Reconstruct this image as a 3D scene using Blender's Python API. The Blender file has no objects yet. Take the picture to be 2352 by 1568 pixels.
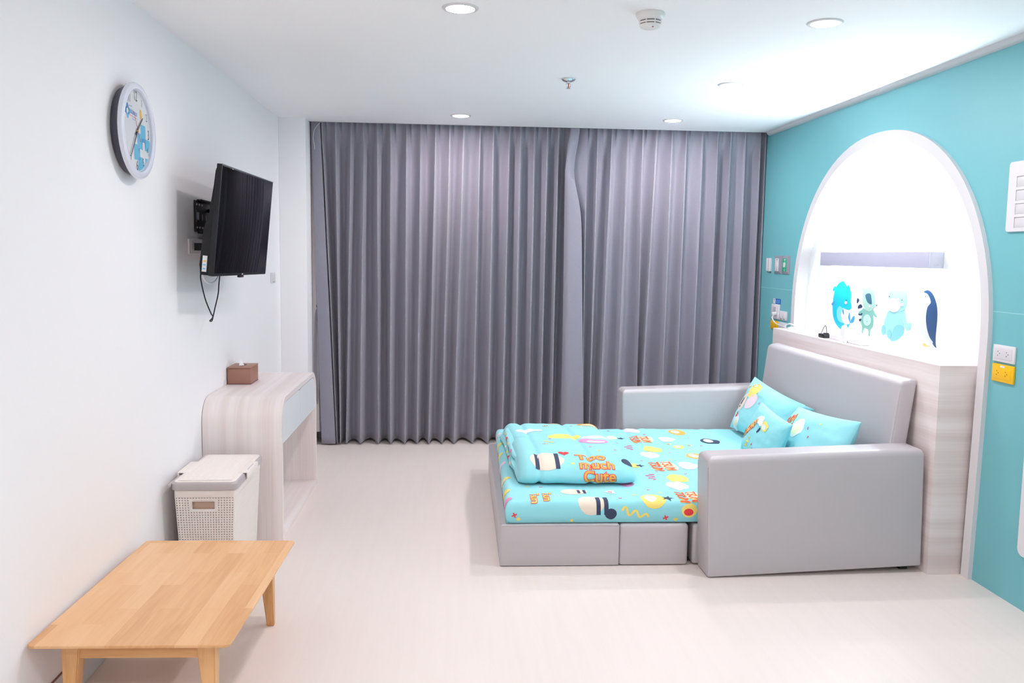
import bpy, bmesh, math, random
from mathutils import Vector, Matrix, noise
PI = math.pi
SC = bpy.context.scene
COL = SC.collection

# ------------------------------------------------------------------ materials
def nodes(m):
    m.use_nodes = True
    nt = m.node_tree
    return nt, nt.nodes['Principled BSDF']

def mat(name, col, rough=.5, metal=0., spec=.5, coat=0., sheen=0., emit=None, es=0., bump=None):
    m = bpy.data.materials.new(name)
    nt, b = nodes(m)
    b.inputs['Base Color'].default_value = (*col, 1)
    b.inputs['Roughness'].default_value = rough
    b.inputs['Metallic'].default_value = metal
    b.inputs['Specular IOR Level'].default_value = spec
    b.inputs['Coat Weight'].default_value = coat
    b.inputs['Sheen Weight'].default_value = sheen
    if emit:
        b.inputs['Emission Color'].default_value = (*emit, 1)
        b.inputs['Emission Strength'].default_value = es
    if bump:
        scale, strength, dist = bump
        tc = nt.nodes.new('ShaderNodeTexCoord')
        n = nt.nodes.new('ShaderNodeTexNoise'); n.inputs['Scale'].default_value = scale
        n.inputs['Detail'].default_value = 3
        bp = nt.nodes.new('ShaderNodeBump'); bp.inputs['Strength'].default_value = strength
        bp.inputs['Distance'].default_value = dist
        nt.links.new(tc.outputs['Object'], n.inputs['Vector'])
        nt.links.new(n.outputs['Fac'], bp.inputs['Height'])
        nt.links.new(bp.outputs['Normal'], b.inputs['Normal'])
    return m

def streak(name, c1, c2, scale, rough=.4, fine=.35, spec=.5):
    """laminate / timber: colour varies in streaks; scale = per-axis frequency of the grain"""
    m = bpy.data.materials.new(name)
    nt, b = nodes(m)
    tc = nt.nodes.new('ShaderNodeTexCoord')
    mp = nt.nodes.new('ShaderNodeMapping'); mp.inputs['Scale'].default_value = scale
    n1 = nt.nodes.new('ShaderNodeTexNoise'); n1.inputs['Scale'].default_value = 1; n1.inputs['Detail'].default_value = 2
    mp2 = nt.nodes.new('ShaderNodeMapping'); mp2.inputs['Scale'].default_value = [s * 7 for s in scale]
    n2 = nt.nodes.new('ShaderNodeTexNoise'); n2.inputs['Scale'].default_value = 1; n2.inputs['Detail'].default_value = 4
    mx = nt.nodes.new('ShaderNodeMath'); mx.operation = 'MULTIPLY_ADD'; mx.inputs[1].default_value = fine
    rp = nt.nodes.new('ShaderNodeValToRGB')
    rp.color_ramp.elements[0].position = .35 + fine * .5; rp.color_ramp.elements[0].color = (*c1, 1)
    rp.color_ramp.elements[1].position = .65 + fine * .5; rp.color_ramp.elements[1].color = (*c2, 1)
    nt.links.new(tc.outputs['Object'], mp.inputs['Vector']); nt.links.new(tc.outputs['Object'], mp2.inputs['Vector'])
    nt.links.new(mp.outputs['Vector'], n1.inputs['Vector']); nt.links.new(mp2.outputs['Vector'], n2.inputs['Vector'])
    nt.links.new(n2.outputs['Fac'], mx.inputs[0]); nt.links.new(n1.outputs['Fac'], mx.inputs[2])
    nt.links.new(mx.outputs[0], rp.inputs['Fac']); nt.links.new(rp.outputs['Color'], b.inputs['Base Color'])
    b.inputs['Roughness'].default_value = rough
    b.inputs['Specular IOR Level'].default_value = spec
    return m

def plank_mat(name, rough=.35):
    """rubberwood finger-jointed board: staves along Y with their own tone, fine grain along Y"""
    m = bpy.data.materials.new(name)
    nt, b = nodes(m)
    N = nt.nodes.new; L = nt.links.new
    tc = N('ShaderNodeTexCoord')
    mp = N('ShaderNodeMapping'); mp.inputs['Rotation'].default_value = (0, 0, PI / 2)
    br = N('ShaderNodeTexBrick')
    br.inputs['Color1'].default_value = (.0, .0, .0, 1); br.inputs['Color2'].default_value = (1, 1, 1, 1)
    br.inputs['Mortar'].default_value = (.5, .5, .5, 1)
    br.inputs['Scale'].default_value = 1; br.inputs['Mortar Size'].default_value = 0
    br.inputs['Brick Width'].default_value = .34; br.inputs['Row Height'].default_value = .072
    br.offset = .37; br.offset_frequency = 2
    mp2 = N('ShaderNodeMapping'); mp2.inputs['Scale'].default_value = (55, 3.5, 55)
    n = N('ShaderNodeTexNoise'); n.inputs['Detail'].default_value = 5; n.inputs['Scale'].default_value = 1
    n.inputs['Distortion'].default_value = .8
    a = N('ShaderNodeMath'); a.operation = 'MULTIPLY_ADD'; a.inputs[1].default_value = .42
    a2 = N('ShaderNodeMath'); a2.operation = 'MULTIPLY'; a2.inputs[1].default_value = .6
    rp = N('ShaderNodeValToRGB')
    rp.color_ramp.elements[0].position = .12; rp.color_ramp.elements[0].color = (.62, .31, .125, 1)
    rp.color_ramp.elements[1].position = .9; rp.color_ramp.elements[1].color = (.86, .55, .30, 1)
    e = rp.color_ramp.elements.new(.5); e.color = (.78, .45, .215, 1)
    L(tc.outputs['Object'], mp.inputs['Vector']); L(mp.outputs['Vector'], br.inputs['Vector'])
    L(tc.outputs['Object'], mp2.inputs['Vector']); L(mp2.outputs['Vector'], n.inputs['Vector'])
    L(n.outputs['Fac'], a2.inputs[0]); L(br.outputs['Color'], a.inputs[0]); L(a2.outputs[0], a.inputs[2])
    L(a.outputs[0], rp.inputs['Fac']); L(rp.outputs['Color'], b.inputs['Base Color'])
    b.inputs['Roughness'].default_value = rough
    return m

def fabric_mat(name, c1, c2, rough=.75, sheen=.3, fine=(900, 900, 900), bump=.15):
    m = bpy.data.materials.new(name)
    nt, b = nodes(m)
    N = nt.nodes.new; L = nt.links.new
    tc = N('ShaderNodeTexCoord')
    mp = N('ShaderNodeMapping'); mp.inputs['Scale'].default_value = fine
    n = N('ShaderNodeTexNoise'); n.inputs['Scale'].default_value = 1; n.inputs['Detail'].default_value = 2
    rp = N('ShaderNodeValToRGB')
    rp.color_ramp.elements[0].position = .35; rp.color_ramp.elements[0].color = (*c1, 1)
    rp.color_ramp.elements[1].position = .65; rp.color_ramp.elements[1].color = (*c2, 1)
    L(tc.outputs['Object'], mp.inputs['Vector']); L(mp.outputs['Vector'], n.inputs['Vector'])
    L(n.outputs['Fac'], rp.inputs['Fac']); L(rp.outputs['Color'], b.inputs['Base Color'])
    bp = N('ShaderNodeBump'); bp.inputs['Strength'].default_value = bump; bp.inputs['Distance'].default_value = .001
    L(n.outputs['Fac'], bp.inputs['Height']); L(bp.outputs['Normal'], b.inputs['Normal'])
    b.inputs['Roughness'].default_value = rough
    b.inputs['Sheen Weight'].default_value = sheen
    b.inputs['Specular IOR Level'].default_value = .35
    return m

def floor_mat():
    m = bpy.data.materials.new('vinyl_floor')
    nt, b = nodes(m)
    N = nt.nodes.new; L = nt.links.new
    tc = N('ShaderNodeTexCoord')
    mp = N('ShaderNodeMapping'); mp.inputs['Scale'].default_value = (26, 1.6, 1)
    n = N('ShaderNodeTexNoise'); n.inputs['Scale'].default_value = 1; n.inputs['Detail'].default_value = 6; n.inputs['Distortion'].default_value = .6
    rp = N('ShaderNodeValToRGB')
    rp.color_ramp.elements[0].position = .3; rp.color_ramp.elements[0].color = (.785, .708, .660, 1)
    rp.color_ramp.elements[1].position = .62; rp.color_ramp.elements[1].color = (.80, .728, .682, 1)
    # one faint brown scuff on the vinyl
    mp2 = N('ShaderNodeMapping'); mp2.inputs['Location'].default_value = (.345 * 9, -2.93 * 9, 0); mp2.inputs['Scale'].default_value = (9, 9, 9)
    n2 = N('ShaderNodeTexNoise'); n2.inputs['Scale'].default_value = 60; n2.inputs['Detail'].default_value = 4
    ln = N('ShaderNodeVectorMath'); ln.operation = 'LENGTH'
    mr = N('ShaderNodeMapRange'); mr.inputs['From Min'].default_value = 0; mr.inputs['From Max'].default_value = .45
    mr.inputs['To Min'].default_value = .7; mr.inputs['To Max'].default_value = 0
    mu = N('ShaderNodeMath'); mu.operation = 'MULTIPLY'
    mr2 = N('ShaderNodeMapRange'); mr2.inputs['From Min'].default_value = .5; mr2.inputs['From Max'].default_value = .7
    mix = N('ShaderNodeMixRGB'); mix.inputs['Color2'].default_value = (.58, .45, .33, 1)
    L(tc.outputs['Object'], mp.inputs['Vector']); L(mp.outputs['Vector'], n.inputs['Vector']); L(n.outputs['Fac'], rp.inputs['Fac'])
    L(tc.outputs['Object'], mp2.inputs['Vector']); L(mp2.outputs['Vector'], ln.inputs[0]); L(ln.outputs['Value'], mr.inputs['Value'])
    L(tc.outputs['Object'], n2.inputs['Vector']); L(n2.outputs['Fac'], mr2.inputs['Value'])
    L(mr.outputs[0], mu.inputs[0]); L(mr2.outputs[0], mu.inputs[1])
    L(rp.outputs['Color'], mix.inputs['Color1']); L(mu.outputs[0], mix.inputs['Fac']); L(mix.outputs['Color'], b.inputs['Base Color'])
    b.inputs['Roughness'].default_value = .40
    b.inputs['Specular IOR Level'].default_value = .4
    return m

def glass_mat(name):
    m = bpy.data.materials.new(name); m.use_nodes = True
    nt = m.node_tree; nt.nodes.clear()
    N = nt.nodes.new; L = nt.links.new
    o = N('ShaderNodeOutputMaterial'); t = N('ShaderNodeBsdfTransparent'); g = N('ShaderNodeBsdfGlossy')
    t.inputs['Color'].default_value = (.97, .98, .98, 1); g.inputs['Roughness'].default_value = .02
    mx = N('ShaderNodeMixShader')
    mx.inputs['Fac'].default_value = .09; L(t.outputs[0], mx.inputs[1]); L(g.outputs[0], mx.inputs[2]); L(mx.outputs[0], o.inputs['Surface'])
    return m

M = dict(
    white=mat('white_paint', (.915, .91, .925), .55, bump=(140, .05, .001)),
    ceil=mat('ceiling_paint', (.95, .945, .955), .7),
    teal=mat('teal_panel', (.165, .475, .515), .45),
    seam=mat('teal_panel_edge', (.30, .62, .66), .5),
    trimw=mat('white_trim', (.70, .69, .705), .4),
    niche=mat('niche_panel', (.86, .90, .90), .35),
    floor=floor_mat(),
    lamx=streak('laminate_console', (.77, .68, .655), (.86, .80, .785), (16, .4, .4), .38),
    lamz=streak('laminate_headboard', (.66, .58, .56), (.77, .71, .70), (.4, .4, 16), .38),
    wood=plank_mat('rubberwood_top'),
    legw=streak('rubberwood_leg', (.66, .33, .12), (.80, .47, .215), (30, 30, 2.5), .4),
    apw=streak('rubberwood_apron', (.62, .29, .10), (.76, .42, .18), (2.5, 30, 30), .4),
    leather=mat('grey_leatherette', (.50, .47, .485), .36, spec=.5, bump=(420, .06, .0006)),
    piping=mat('grey_piping', (.34, .33, .35), .5),
    dark=mat('dark_base', (.03, .028, .028), .7),
    curtain=fabric_mat('grey_curtain', (.245, .24, .29), (.32, .31, .375), .42, .3, (900, 900, 350), .1),
    sheet=fabric_mat('aqua_cotton', (.28, .70, .755), (.305, .72, .78), .8, .15, (700, 700, 700), .06),
    black=mat('black_plastic', (.010, .010, .012), .5, spec=.3),
    bezel=mat('tv_bezel', (.010, .010, .013), .4, spec=.35),
    screen=mat('tv_screen', (.004, .004, .006), .05, spec=.06),
    metalb=mat('black_metal', (.010, .010, .011), .45, spec=.4),
    slot=mat('wall_seen_in_slot', (.6, .6, .62), .6),
    plate=mat('white_plastic', (.72, .715, .74), .35),
    plate2=mat('white_plastic_insert', (.66, .655, .68), .35),
    hole=mat('dark_hole', (.05, .05, .06), .7),
    greyp=mat('grey_plastic', (.27, .29, .34), .4),
    greyl=mat('light_grey_plastic', (.50, .50, .56), .4),
    green=mat('green_insert', (.0, .42, .20), .4),
    yellow=mat('yellow_plastic', (.90, .50, .0), .35),
    blue=mat('blue_sticker', (.02, .05, .45), .4),
    cream=mat('cream_plastic', (.87, .81, .76), .45),
    creamd=mat('cream_plastic_inside', (.60, .42, .32), .5),
    lidgrey=mat('warm_grey_plastic', (.47, .43, .435), .4),
    tissuebox=mat('brown_leatherette', (.34, .165, .115), .45, bump=(300, .15, .001)),
    tissuedk=mat('brown_leatherette_seam', (.10, .035, .03), .5),
    paper=mat('tissue_paper', (.86, .86, .87), .9),
    drawer=mat('white_drawer', (.88, .90, .92), .25),
    clockrim=mat('clock_rim', (.72, .74, .84), .25, coat=.3),
    clockside=mat('clock_side', (.06, .06, .085), .4),
    clockface=mat('clock_face', (.80, .81, .83), .5),
    numeral=mat('clock_numeral', (.03, .03, .05), .5),
    hand=mat('clock_hand', (.02, .02, .03), .3, metal=.3),
    secondh=mat('clock_second_hand', (.45, .06, .12), .4),
    brass=mat('clock_hub', (.6, .42, .15), .3, metal=.8),
    logo=mat('logo_blue', (.08, .30, .70), .5),
    logol=mat('logo_light_blue', (.14, .52, .80), .5),
    art=mat('clock_art_blue', (.13, .52, .76), .5),
    artd=mat('clock_art_deep_blue', (.07, .36, .62), .5),
    orange=mat('clock_dot', (.88, .50, .05), .5),
    pinkl=mat('clock_line', (.80, .42, .45), .5),
    glass=glass_mat('clock_glass'),
    chrome=mat('chrome', (.75, .76, .80), .12, metal=1),
    red=mat('red_bulb', (.75, .03, .02), .3),
    detector=mat('detector_white', (.80, .79, .78), .4),
    detdark=mat('detector_slot', (.18, .15, .16), .6),
    cablew=mat('white_cable', (.80, .80, .80), .45),
    barfront=mat('lamp_housing', (.53, .53, .66), .4, metal=.0),
    barcap=mat('lamp_end_cap', (.56, .60, .70), .4),
    frame=mat('window_frame', (.66, .61, .61), .4),
    brownline=mat('brown_shadow_line', (.25, .12, .09), .7),
    sticker=mat('white_sticker', (.78, .80, .82), .4),
)
DL = 350.0
M['lampwarm'] = mat('downlight_diffuser', (.9, .9, .9), .5, emit=(1, .895, .92), es=DL)
M['lampup'] = mat('bar_diffuser_up', (.9, .9, .9), .5, emit=(.80, .92, 1.0), es=95)
M['lampdown'] = mat('bar_diffuser_down', (.9, .9, .9), .5, emit=(.80, .92, 1.0), es=42)

# ------------------------------------------------------------------ mesh builder
def ident(p): return Vector(p)

class MB:
    def __init__(s, f=None):
        s.bm = bmesh.new(); s.f = f or ident; s.mats = []
    def mi(s, m):
        if m not in s.mats: s.mats.append(m)
        return s.mats.index(m)
    def add(s, tmp, m=None, f=None):
        g = f or s.f
        k = s.mi(m) if m is not None else 0
        vm = {}
        for v in tmp.verts: vm[v] = s.bm.verts.new(g(v.co))
        for fc in tmp.faces:
            try:
                n = s.bm.faces.new([vm[v] for v in fc.verts]); n.material_index = k; n.smooth = True
            except ValueError:
                pass
        tmp.free()
    def box(s, x0, x1, y0, y1, z0, z1, m=None, bev=0., seg=2, f=None):
        t = bmesh.new()
        bmesh.ops.create_cube(t, size=1)
        for v in t.verts:
            v.co = Vector(((x0 + x1) / 2 + v.co.x * (x1 - x0), (y0 + y1) / 2 + v.co.y * (y1 - y0), (z0 + z1) / 2 + v.co.z * (z1 - z0)))
        if bev:
            bmesh.ops.bevel(t, geom=t.edges[:], offset=bev, segments=seg, profile=.5, affect='EDGES')
        s.add(t, m, f)
    def lathe(s, prof, m=None, axis='z', c=(0, 0, 0), n=48, f=None, cap0=True, cap1=True):
        """prof: list of (radius, height)"""
        t = bmesh.new(); rings = []
        c = Vector(c)
        def put(r, h, a):
            x, y = r * math.cos(a), r * math.sin(a)
            if axis == 'z': return c + Vector((x, y, h))
            if axis == 'x': return c + Vector((h, x, y))
            return c + Vector((x, h, y))
        for r, h in prof:
            rings.append([t.verts.new(put(r, h, 2 * PI * i / n)) for i in range(n)])
        for a, b in zip(rings, rings[1:]):
            for i in range(n):
                t.faces.new([a[i], a[(i + 1) % n], b[(i + 1) % n], b[i]])
        if cap0 and prof[0][0] > 1e-5: t.faces.new(rings[0][::-1])
        if cap1 and prof[-1][0] > 1e-5: t.faces.new(rings[-1])
        s.add(t, m, f)
    def prism(s, poly, h0, h1, m=None, axis='z', f=None):
        """poly (a,b) extruded from h0 to h1 along axis; x: (h,a,b)  y: (a,h,b)  z: (a,b,h)"""
        t = bmesh.new()
        put = {'x': lambda a, b, h: (h, a, b), 'y': lambda a, b, h: (a, h, b), 'z': lambda a, b, h: (a, b, h)}[axis]
        A = [t.verts.new(put(a, b, h0)) for a, b in poly]; B = [t.verts.new(put(a, b, h1)) for a, b in poly]
        n = len(poly)
        t.faces.new(A[::-1]); t.faces.new(B)
        for i in range(n): t.faces.new([A[i], A[(i + 1) % n], B[(i + 1) % n], B[i]])
        t.normal_update()
        bmesh.ops.triangulate(t, faces=[fc for fc in t.faces if len(fc.verts) > 4])
        s.add(t, m, f)
    def flat(s, poly, m, f=None):
        t = bmesh.new()
        t.faces.new([t.verts.new((a, b, 0)) for a, b in poly]); t.normal_update()
        bmesh.ops.triangulate(t, faces=t.faces[:])
        s.add(t, m, f)
    def tube(s, pts, r, m=None, n=8, f=None, caps=True):
        t = bmesh.new(); pts = [Vector(p) for p in pts]; rings = []
        up = Vector((0, 0, 1)); prev = None
        for i, p in enumerate(pts):
            d = (pts[min(i + 1, len(pts) - 1)] - pts[max(i - 1, 0)]).normalized()
            if prev is None:
                a = d.cross(up)
                if a.length < .1: a = d.cross(Vector((0, 1, 0)))
                a.normalize()
            else:
                a = (prev - d * prev.dot(d)).normalized()
            prev = a; b = d.cross(a)
            rr = r[i] if isinstance(r, (list, tuple)) else r
            rings.append([t.verts.new(p + rr * (math.cos(2 * PI * k / n) * a + math.sin(2 * PI * k / n) * b)) for k in range(n)])
        for a, b in zip(rings, rings[1:]):
            for k in range(n): t.faces.new([a[k], a[(k + 1) % n], b[(k + 1) % n], b[k]])
        if caps: t.faces.new(rings[0][::-1]); t.faces.new(rings[-1])
        s.add(t, m, f)
    def grid(s, fn, us, vs, m=None, f=None):
        t = bmesh.new()
        R = [[t.verts.new(fn(u, v)) for u in us] for v in vs]
        for a, b in zip(R, R[1:]):
            for i in range(len(us) - 1): t.faces.new([a[i], a[i + 1], b[i + 1], b[i]])
        s.add(t, m, f)
    def loft(s, x0, x1, y0, y1, rings, rv, m=None, bulge=0., f=None, ns=6, nc=5):
        """stack of rounded rectangles; rings = [(z, inset)]; sides swell by bulge in the middle"""
        t = bmesh.new(); R = []
        zl, zh = rings[0][0], rings[-1][0]
        for z, ins in rings:
            a0, a1, b0, b1 = x0 + ins, x1 - ins, y0 + ins, y1 - ins
            r = max(min(rv, (a1 - a0) / 2, (b1 - b0) / 2) - ins * .5, .002)
            P = []
            cs = [(a1 - r, b0 + r, -PI / 2), (a1 - r, b1 - r, 0), (a0 + r, b1 - r, PI / 2), (a0 + r, b0 + r, PI)]
            for q, (cx, cy, st) in enumerate(cs):
                for k in range(nc + 1):
                    an = st + PI / 2 * k / nc
                    P.append((cx + r * math.cos(an), cy + r * math.sin(an)))
                nx = cs[(q + 1) % 4]; an = st + PI / 2
                ex, ey = cx + r * math.cos(an), cy + r * math.sin(an)
                fx, fy = nx[0] + r * math.cos(nx[2]), nx[1] + r * math.sin(nx[2])
                for k in range(1, ns): P.append((ex + (fx - ex) * k / ns, ey + (fy - ey) * k / ns))
            cx, cy = (x0 + x1) / 2, (y0 + y1) / 2
            w = (z - zl) / (zh - zl)
            out = []
            for px, py in P:
                u, v = (px - cx) / ((x1 - x0) / 2), (py - cy) / ((y1 - y0) / 2)
                k = bulge * 4 * w * (1 - w)
                if abs(v) > .98: py += math.copysign(k * (1 - u * u), v)
                if abs(u) > .98: px += math.copysign(k * (1 - v * v), u)
                out.append(t.verts.new((px, py, z)))
            R.append(out)
        n = len(R[0])
        for a, b in zip(R, R[1:]):
            for i in range(n): t.faces.new([a[i], a[(i + 1) % n], b[(i + 1) % n], b[i]])
        t.faces.new(R[0][::-1]); t.faces.new(R[-1])
        s.add(t, m, f)
    def build(s, name, m=None, parent=None, ang=35, loc=None):
        me = bpy.data.meshes.new(name)
        bmesh.ops.recalc_face_normals(s.bm, faces=s.bm.faces[:])
        if loc is not None:
            L = Vector(loc)
            for v in s.bm.verts: v.co -= L
        s.bm.to_mesh(me); s.bm.free()
        for x in (s.mats or [m]): me.materials.append(x if x is not None else m)
        for p in me.polygons: p.use_smooth = True
        me.set_sharp_from_angle(angle=math.radians(ang))
        o = bpy.data.objects.new(name, me); COL.objects.link(o)
        if loc is not None: o.location = loc
        if parent is not None:
            o.parent = parent
            if parent.parent is not None: o.location = (0, 0, 0)
            elif loc is None: o.location = -Vector(parent.location)
            else: o.location = Vector(loc) - Vector(parent.location)
        return o

def rz(z0, z1, rt, rb, n=5):
    """(z, inset) rings of a block with rounded bottom and top edges"""
    R = []
    for k in range(n + 1):
        a = PI / 2 * k / n
        R.append((z0 + rb * (1 - math.sin(a)) if rb else z0, rb * (1 - math.cos(a)) if rb else 0))
    R = R[::-1]
    out = []
    if rb: out = [(z0 + rb * (1 - math.cos(PI / 2 * k / n)), rb * (1 - math.sin(PI / 2 * k / n))) for k in range(n + 1)]
    else: out = [(z0, 0)]
    for k in range(1, 6): out.append((z0 + rb + (z1 - rt - z0 - rb) * k / 6, 0))
    out += [(z1 - rt * (1 - math.sin(PI / 2 * k / n)), rt * (1 - math.cos(PI / 2 * k / n))) for k in range(n + 1)]
    return out

def tag(o, label, cat, group=None, kind=None):
    o['label'] = label; o['category'] = cat
    if group: o['group'] = group
    if kind: o['kind'] = kind
    return o
def struct(o): o['kind'] = 'structure'; return o
def empty(name, loc, label, cat, group=None):
    o = bpy.data.objects.new(name, None); COL.objects.link(o); o.location = loc
    o.empty_display_size = .05
    return tag(o, label, cat, group)

def smooth_poly(pts, n=5):
    out = []; k = len(pts)
    for i in range(k):
        p0, p1, p2, p3 = [Vector((*pts[(i + j) % k], 0)) for j in (-1, 0, 1, 2)]
        for q in range(n):
            t = q / n
            v = .5 * ((2 * p1) + (p2 - p0) * t + (2 * p0 - 5 * p1 + 4 * p2 - p3) * t * t + (3 * p1 - p0 - 3 * p2 + p3) * t ** 3)
            out.append((v.x, v.y))
    return out
def spline(pts, n=6):
    out = []; P = [Vector(p) for p in pts]; P = [2 * P[0] - P[1]] + P + [2 * P[-1] - P[-2]]
    for i in range(1, len(P) - 2):
        for q in range(n):
            t = q / n; p0, p1, p2, p3 = P[i - 1:i + 3]
            out.append(.5 * ((2 * p1) + (p2 - p0) * t + (2 * p0 - 5 * p1 + 4 * p2 - p3) * t * t + (3 * p1 - p0 - 3 * p2 + p3) * t ** 3))
    out.append(P[-2]); return out
def ell(cx, cy, rx, ry, n=28, rot=0):
    c, s = math.cos(rot), math.sin(rot)
    return [(cx + rx * math.cos(2 * PI * i / n) * c - ry * math.sin(2 * PI * i / n) * s, cy + rx * math.cos(2 * PI * i / n) * s + ry * math.sin(2 * PI * i / n) * c) for i in range(n)]
def rect(x0, x1, y0, y1): return [(x0, y0), (x1, y0), (x1, y1), (x0, y1)]
def stroke(pts, w):
    L = []; Rr = []
    P = [Vector((*p, 0)) for p in pts]
    for i, p in enumerate(P):
        d = (P[min(i + 1, len(P) - 1)] - P[max(i - 1, 0)]).normalized()
        n = Vector((-d.y, d.x, 0)) * w / 2
        L.append(((p + n).x, (p + n).y)); Rr.append(((p - n).x, (p - n).y))
    return L + Rr[::-1]

_txt = {}
def text2d(s, size=1., off=0., align='CENTER'):
    """2-D triangles of a word: (verts, faces)"""
    key = (s, off)
    if key not in _txt:
        cu = bpy.data.curves.new('lettering', 'FONT'); cu.body = s; cu.align_x = 'CENTER'; cu.align_y = 'CENTER'
        cu.offset = off; cu.resolution_u = 4
        ob = bpy.data.objects.new('lettering', cu)
        me = ob.to_mesh()
        _txt[key] = ([(v.co.x, v.co.y) for v in me.vertices], [tuple(p.vertices) for p in me.polygons])
        ob.to_mesh_clear(); bpy.data.objects.remove(ob); bpy.data.curves.remove(cu)
    V, F = _txt[key]
    return [(x * size, y * size) for x, y in V], F

def add_text(mb, s, size, m, f, off=0.):
    V, F = text2d(s, size, off)
    t = bmesh.new(); vs = [t.verts.new((x, y, 0)) for x, y in V]
    for fc in F:
        try: t.faces.new([vs[i] for i in fc])
        except ValueError: pass
    mb.add(t, m, f)

# print decals on cloth: 2-D shape -> cut on a fine lattice -> laid on the cloth surface S(u, v, lift)
PM = dict(
    cream=mat('print_cream', (.80, .70, .58), .8), navy=mat('print_navy', (.035, .05, .10), .8),
    yellow=mat('print_yellow', (.88, .72, .18), .8), pyellow=mat('print_pale_yellow', (.88, .82, .55), .8),
    pink=mat('print_pink', (.80, .30, .52), .8), lpink=mat('print_light_pink', (.84, .68, .76), .8),
    white=mat('print_white', (.86, .87, .88), .8), orange=mat('print_orange', (.88, .42, .08), .8),
    red=mat('print_red', (.80, .05, .06), .8), rose=mat('print_rose', (.72, .10, .25), .8),
    aqua=mat('print_pale_aqua', (.45, .82, .86), .8), brown=mat('print_brown', (.20, .09, .05), .8))
class Decals:
    def __init__(s, mb, S, cut=.03):
        s.mb = mb; s.S = S; s.k = 0; s.cut = cut
    def _lay(s, t, m, lift):
        xs = [v.co.x for v in t.verts]; ys = [v.co.y for v in t.verts]
        for ax, lo, hi in ((0, min(xs), max(xs)), (1, min(ys), max(ys))):
            q = math.ceil(lo / s.cut) * s.cut
            while q < hi:
                no = Vector((1, 0, 0)) if ax == 0 else Vector((0, 1, 0))
                bmesh.ops.bisect_plane(t, geom=t.verts[:] + t.edges[:] + t.faces[:], plane_co=no * q, plane_no=no)
                q += s.cut
        s.mb.add(t, m, lambda co: s.S(co.x, co.y, lift))
    def poly(s, pts, m, lv=0):
        t = bmesh.new()
        t.faces.new([t.verts.new((a, b, 0)) for a, b in pts]); t.normal_update()
        bmesh.ops.triangulate(t, faces=t.faces[:])
        s._lay(t, PM[m], .0012 + .0004 * lv)
    def text(s, word, c, size, rot, m, off=0., lv=0, sx=1.):
        V, F = text2d(word, size, off); ca, sa = math.cos(rot), math.sin(rot)
        t = bmesh.new()
        vs = [t.verts.new((c[0] + x * sx * ca - y * sa, c[1] + x * sx * sa + y * ca, 0)) for x, y in V]
        for fc in F:
            try: t.faces.new([vs[i] for i in fc])
            except ValueError: pass
        s._lay(t, PM[m], .0012 + .0004 * lv)
    # plain motifs: blobs, clouds, dots, crosses, squiggles, bees, lettering
    def blob(s, c, r, col, col2=None, asp=.72, rot=0., seed=0):
        rnd = random.Random(seed)
        n = 9; pts = []
        for i in range(n):
            a = 2 * PI * i / n; k = 1 + rnd.uniform(-.07, .07)
            x, y = r * k * math.cos(a), r * asp * k * math.sin(a)
            pts.append((c[0] + x * math.cos(rot) - y * math.sin(rot), c[1] + x * math.sin(rot) + y * math.cos(rot)))
        s.poly(smooth_poly(pts, 4), col)
        if col2:
            ox, oy = -.12 * r, -.2 * r * asp
            s.poly(ell(c[0] + ox * math.cos(rot) - oy * math.sin(rot), c[1] + ox * math.sin(rot) + oy * math.cos(rot), r * .62, r * asp * .5, 22, rot), col2, 1)
    def cloud(s, c, r, col, rot=0.):
        for dx, dy, q in ((-.55, 0, .5), (.0, .12, .66), (.55, -.02, .48)):
            s.poly(ell(c[0] + r * (dx * math.cos(rot) - dy * math.sin(rot)), c[1] + r * (dx * math.sin(rot) + dy * math.cos(rot)), r * q, r * q * .85, 22), col, s.k % 3); s.k += 1
    def dot(s, c, r, col): s.poly(ell(c[0], c[1], r, r, 12), col)
    def ring(s, c, r, col):
        s.poly(ell(c[0], c[1], r, r, 14), col)
        s.poly(ell(c[0], c[1], r * .45, r * .45, 10), 'aqua', 1)
    def cross(s, c, r, col, rot=.4):
        for k in (0, PI / 2):
            a = rot + k
            s.poly(stroke([(c[0] - r * math.cos(a), c[1] - r * math.sin(a)), (c[0] + r * math.cos(a), c[1] + r * math.sin(a))], r * .5), col, k > 0)
    def squiggle(s, c, L, w, col, rot=0., amp=.25):
        pts = []
        for i in range(25):
            x = (i / 24 - .5) * L; y = amp * L * math.sin(i / 24 * PI * 5) * (1 - .5 * i / 24)
            pts.append((c[0] + x * math.cos(rot) - y * math.sin(rot), c[1] + x * math.sin(rot) + y * math.cos(rot)))
        for a, b in zip(pts, pts[1:]):
            dx, dy = b[0] - a[0], b[1] - a[1]; q = math.hypot(dx, dy) + 1e-9
            e = w * .25 / q
            s.poly(stroke([(a[0] - dx * e, a[1] - dy * e), (b[0] + dx * e, b[1] + dy * e)], w), col)
    def dots(s, c, n, st, r, rot=0.):
        for i in range(n):
            for j in range(n - i):
                x, y = i * st, (j + i * .5) * st
                s.poly(ell(c[0] + x * math.cos(rot) - y * math.sin(rot), c[1] + x * math.sin(rot) + y * math.cos(rot), r, r * .7, 8), 'white')
    def bee(s, c, r, rot=0.):
        q = lambda x, y: (c[0] + r * (x * math.cos(rot) - y * math.sin(rot)), c[1] + r * (x * math.sin(rot) + y * math.cos(rot)))
        s.poly(ell(*q(-.3, .6), r * .5, r * .38, 12), 'white'); s.poly(ell(*q(.4, .6), r * .5, r * .38, 12), 'white')
        s.poly(ell(*q(0, 0), r, r * .55, 16, rot), 'yellow', 1)
        for x in (-.3, .35): s.poly([q(x - .14, -.5), q(x + .14, -.5), q(x + .14, .5), q(x - .14, .5)], 'navy', 2)
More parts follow.
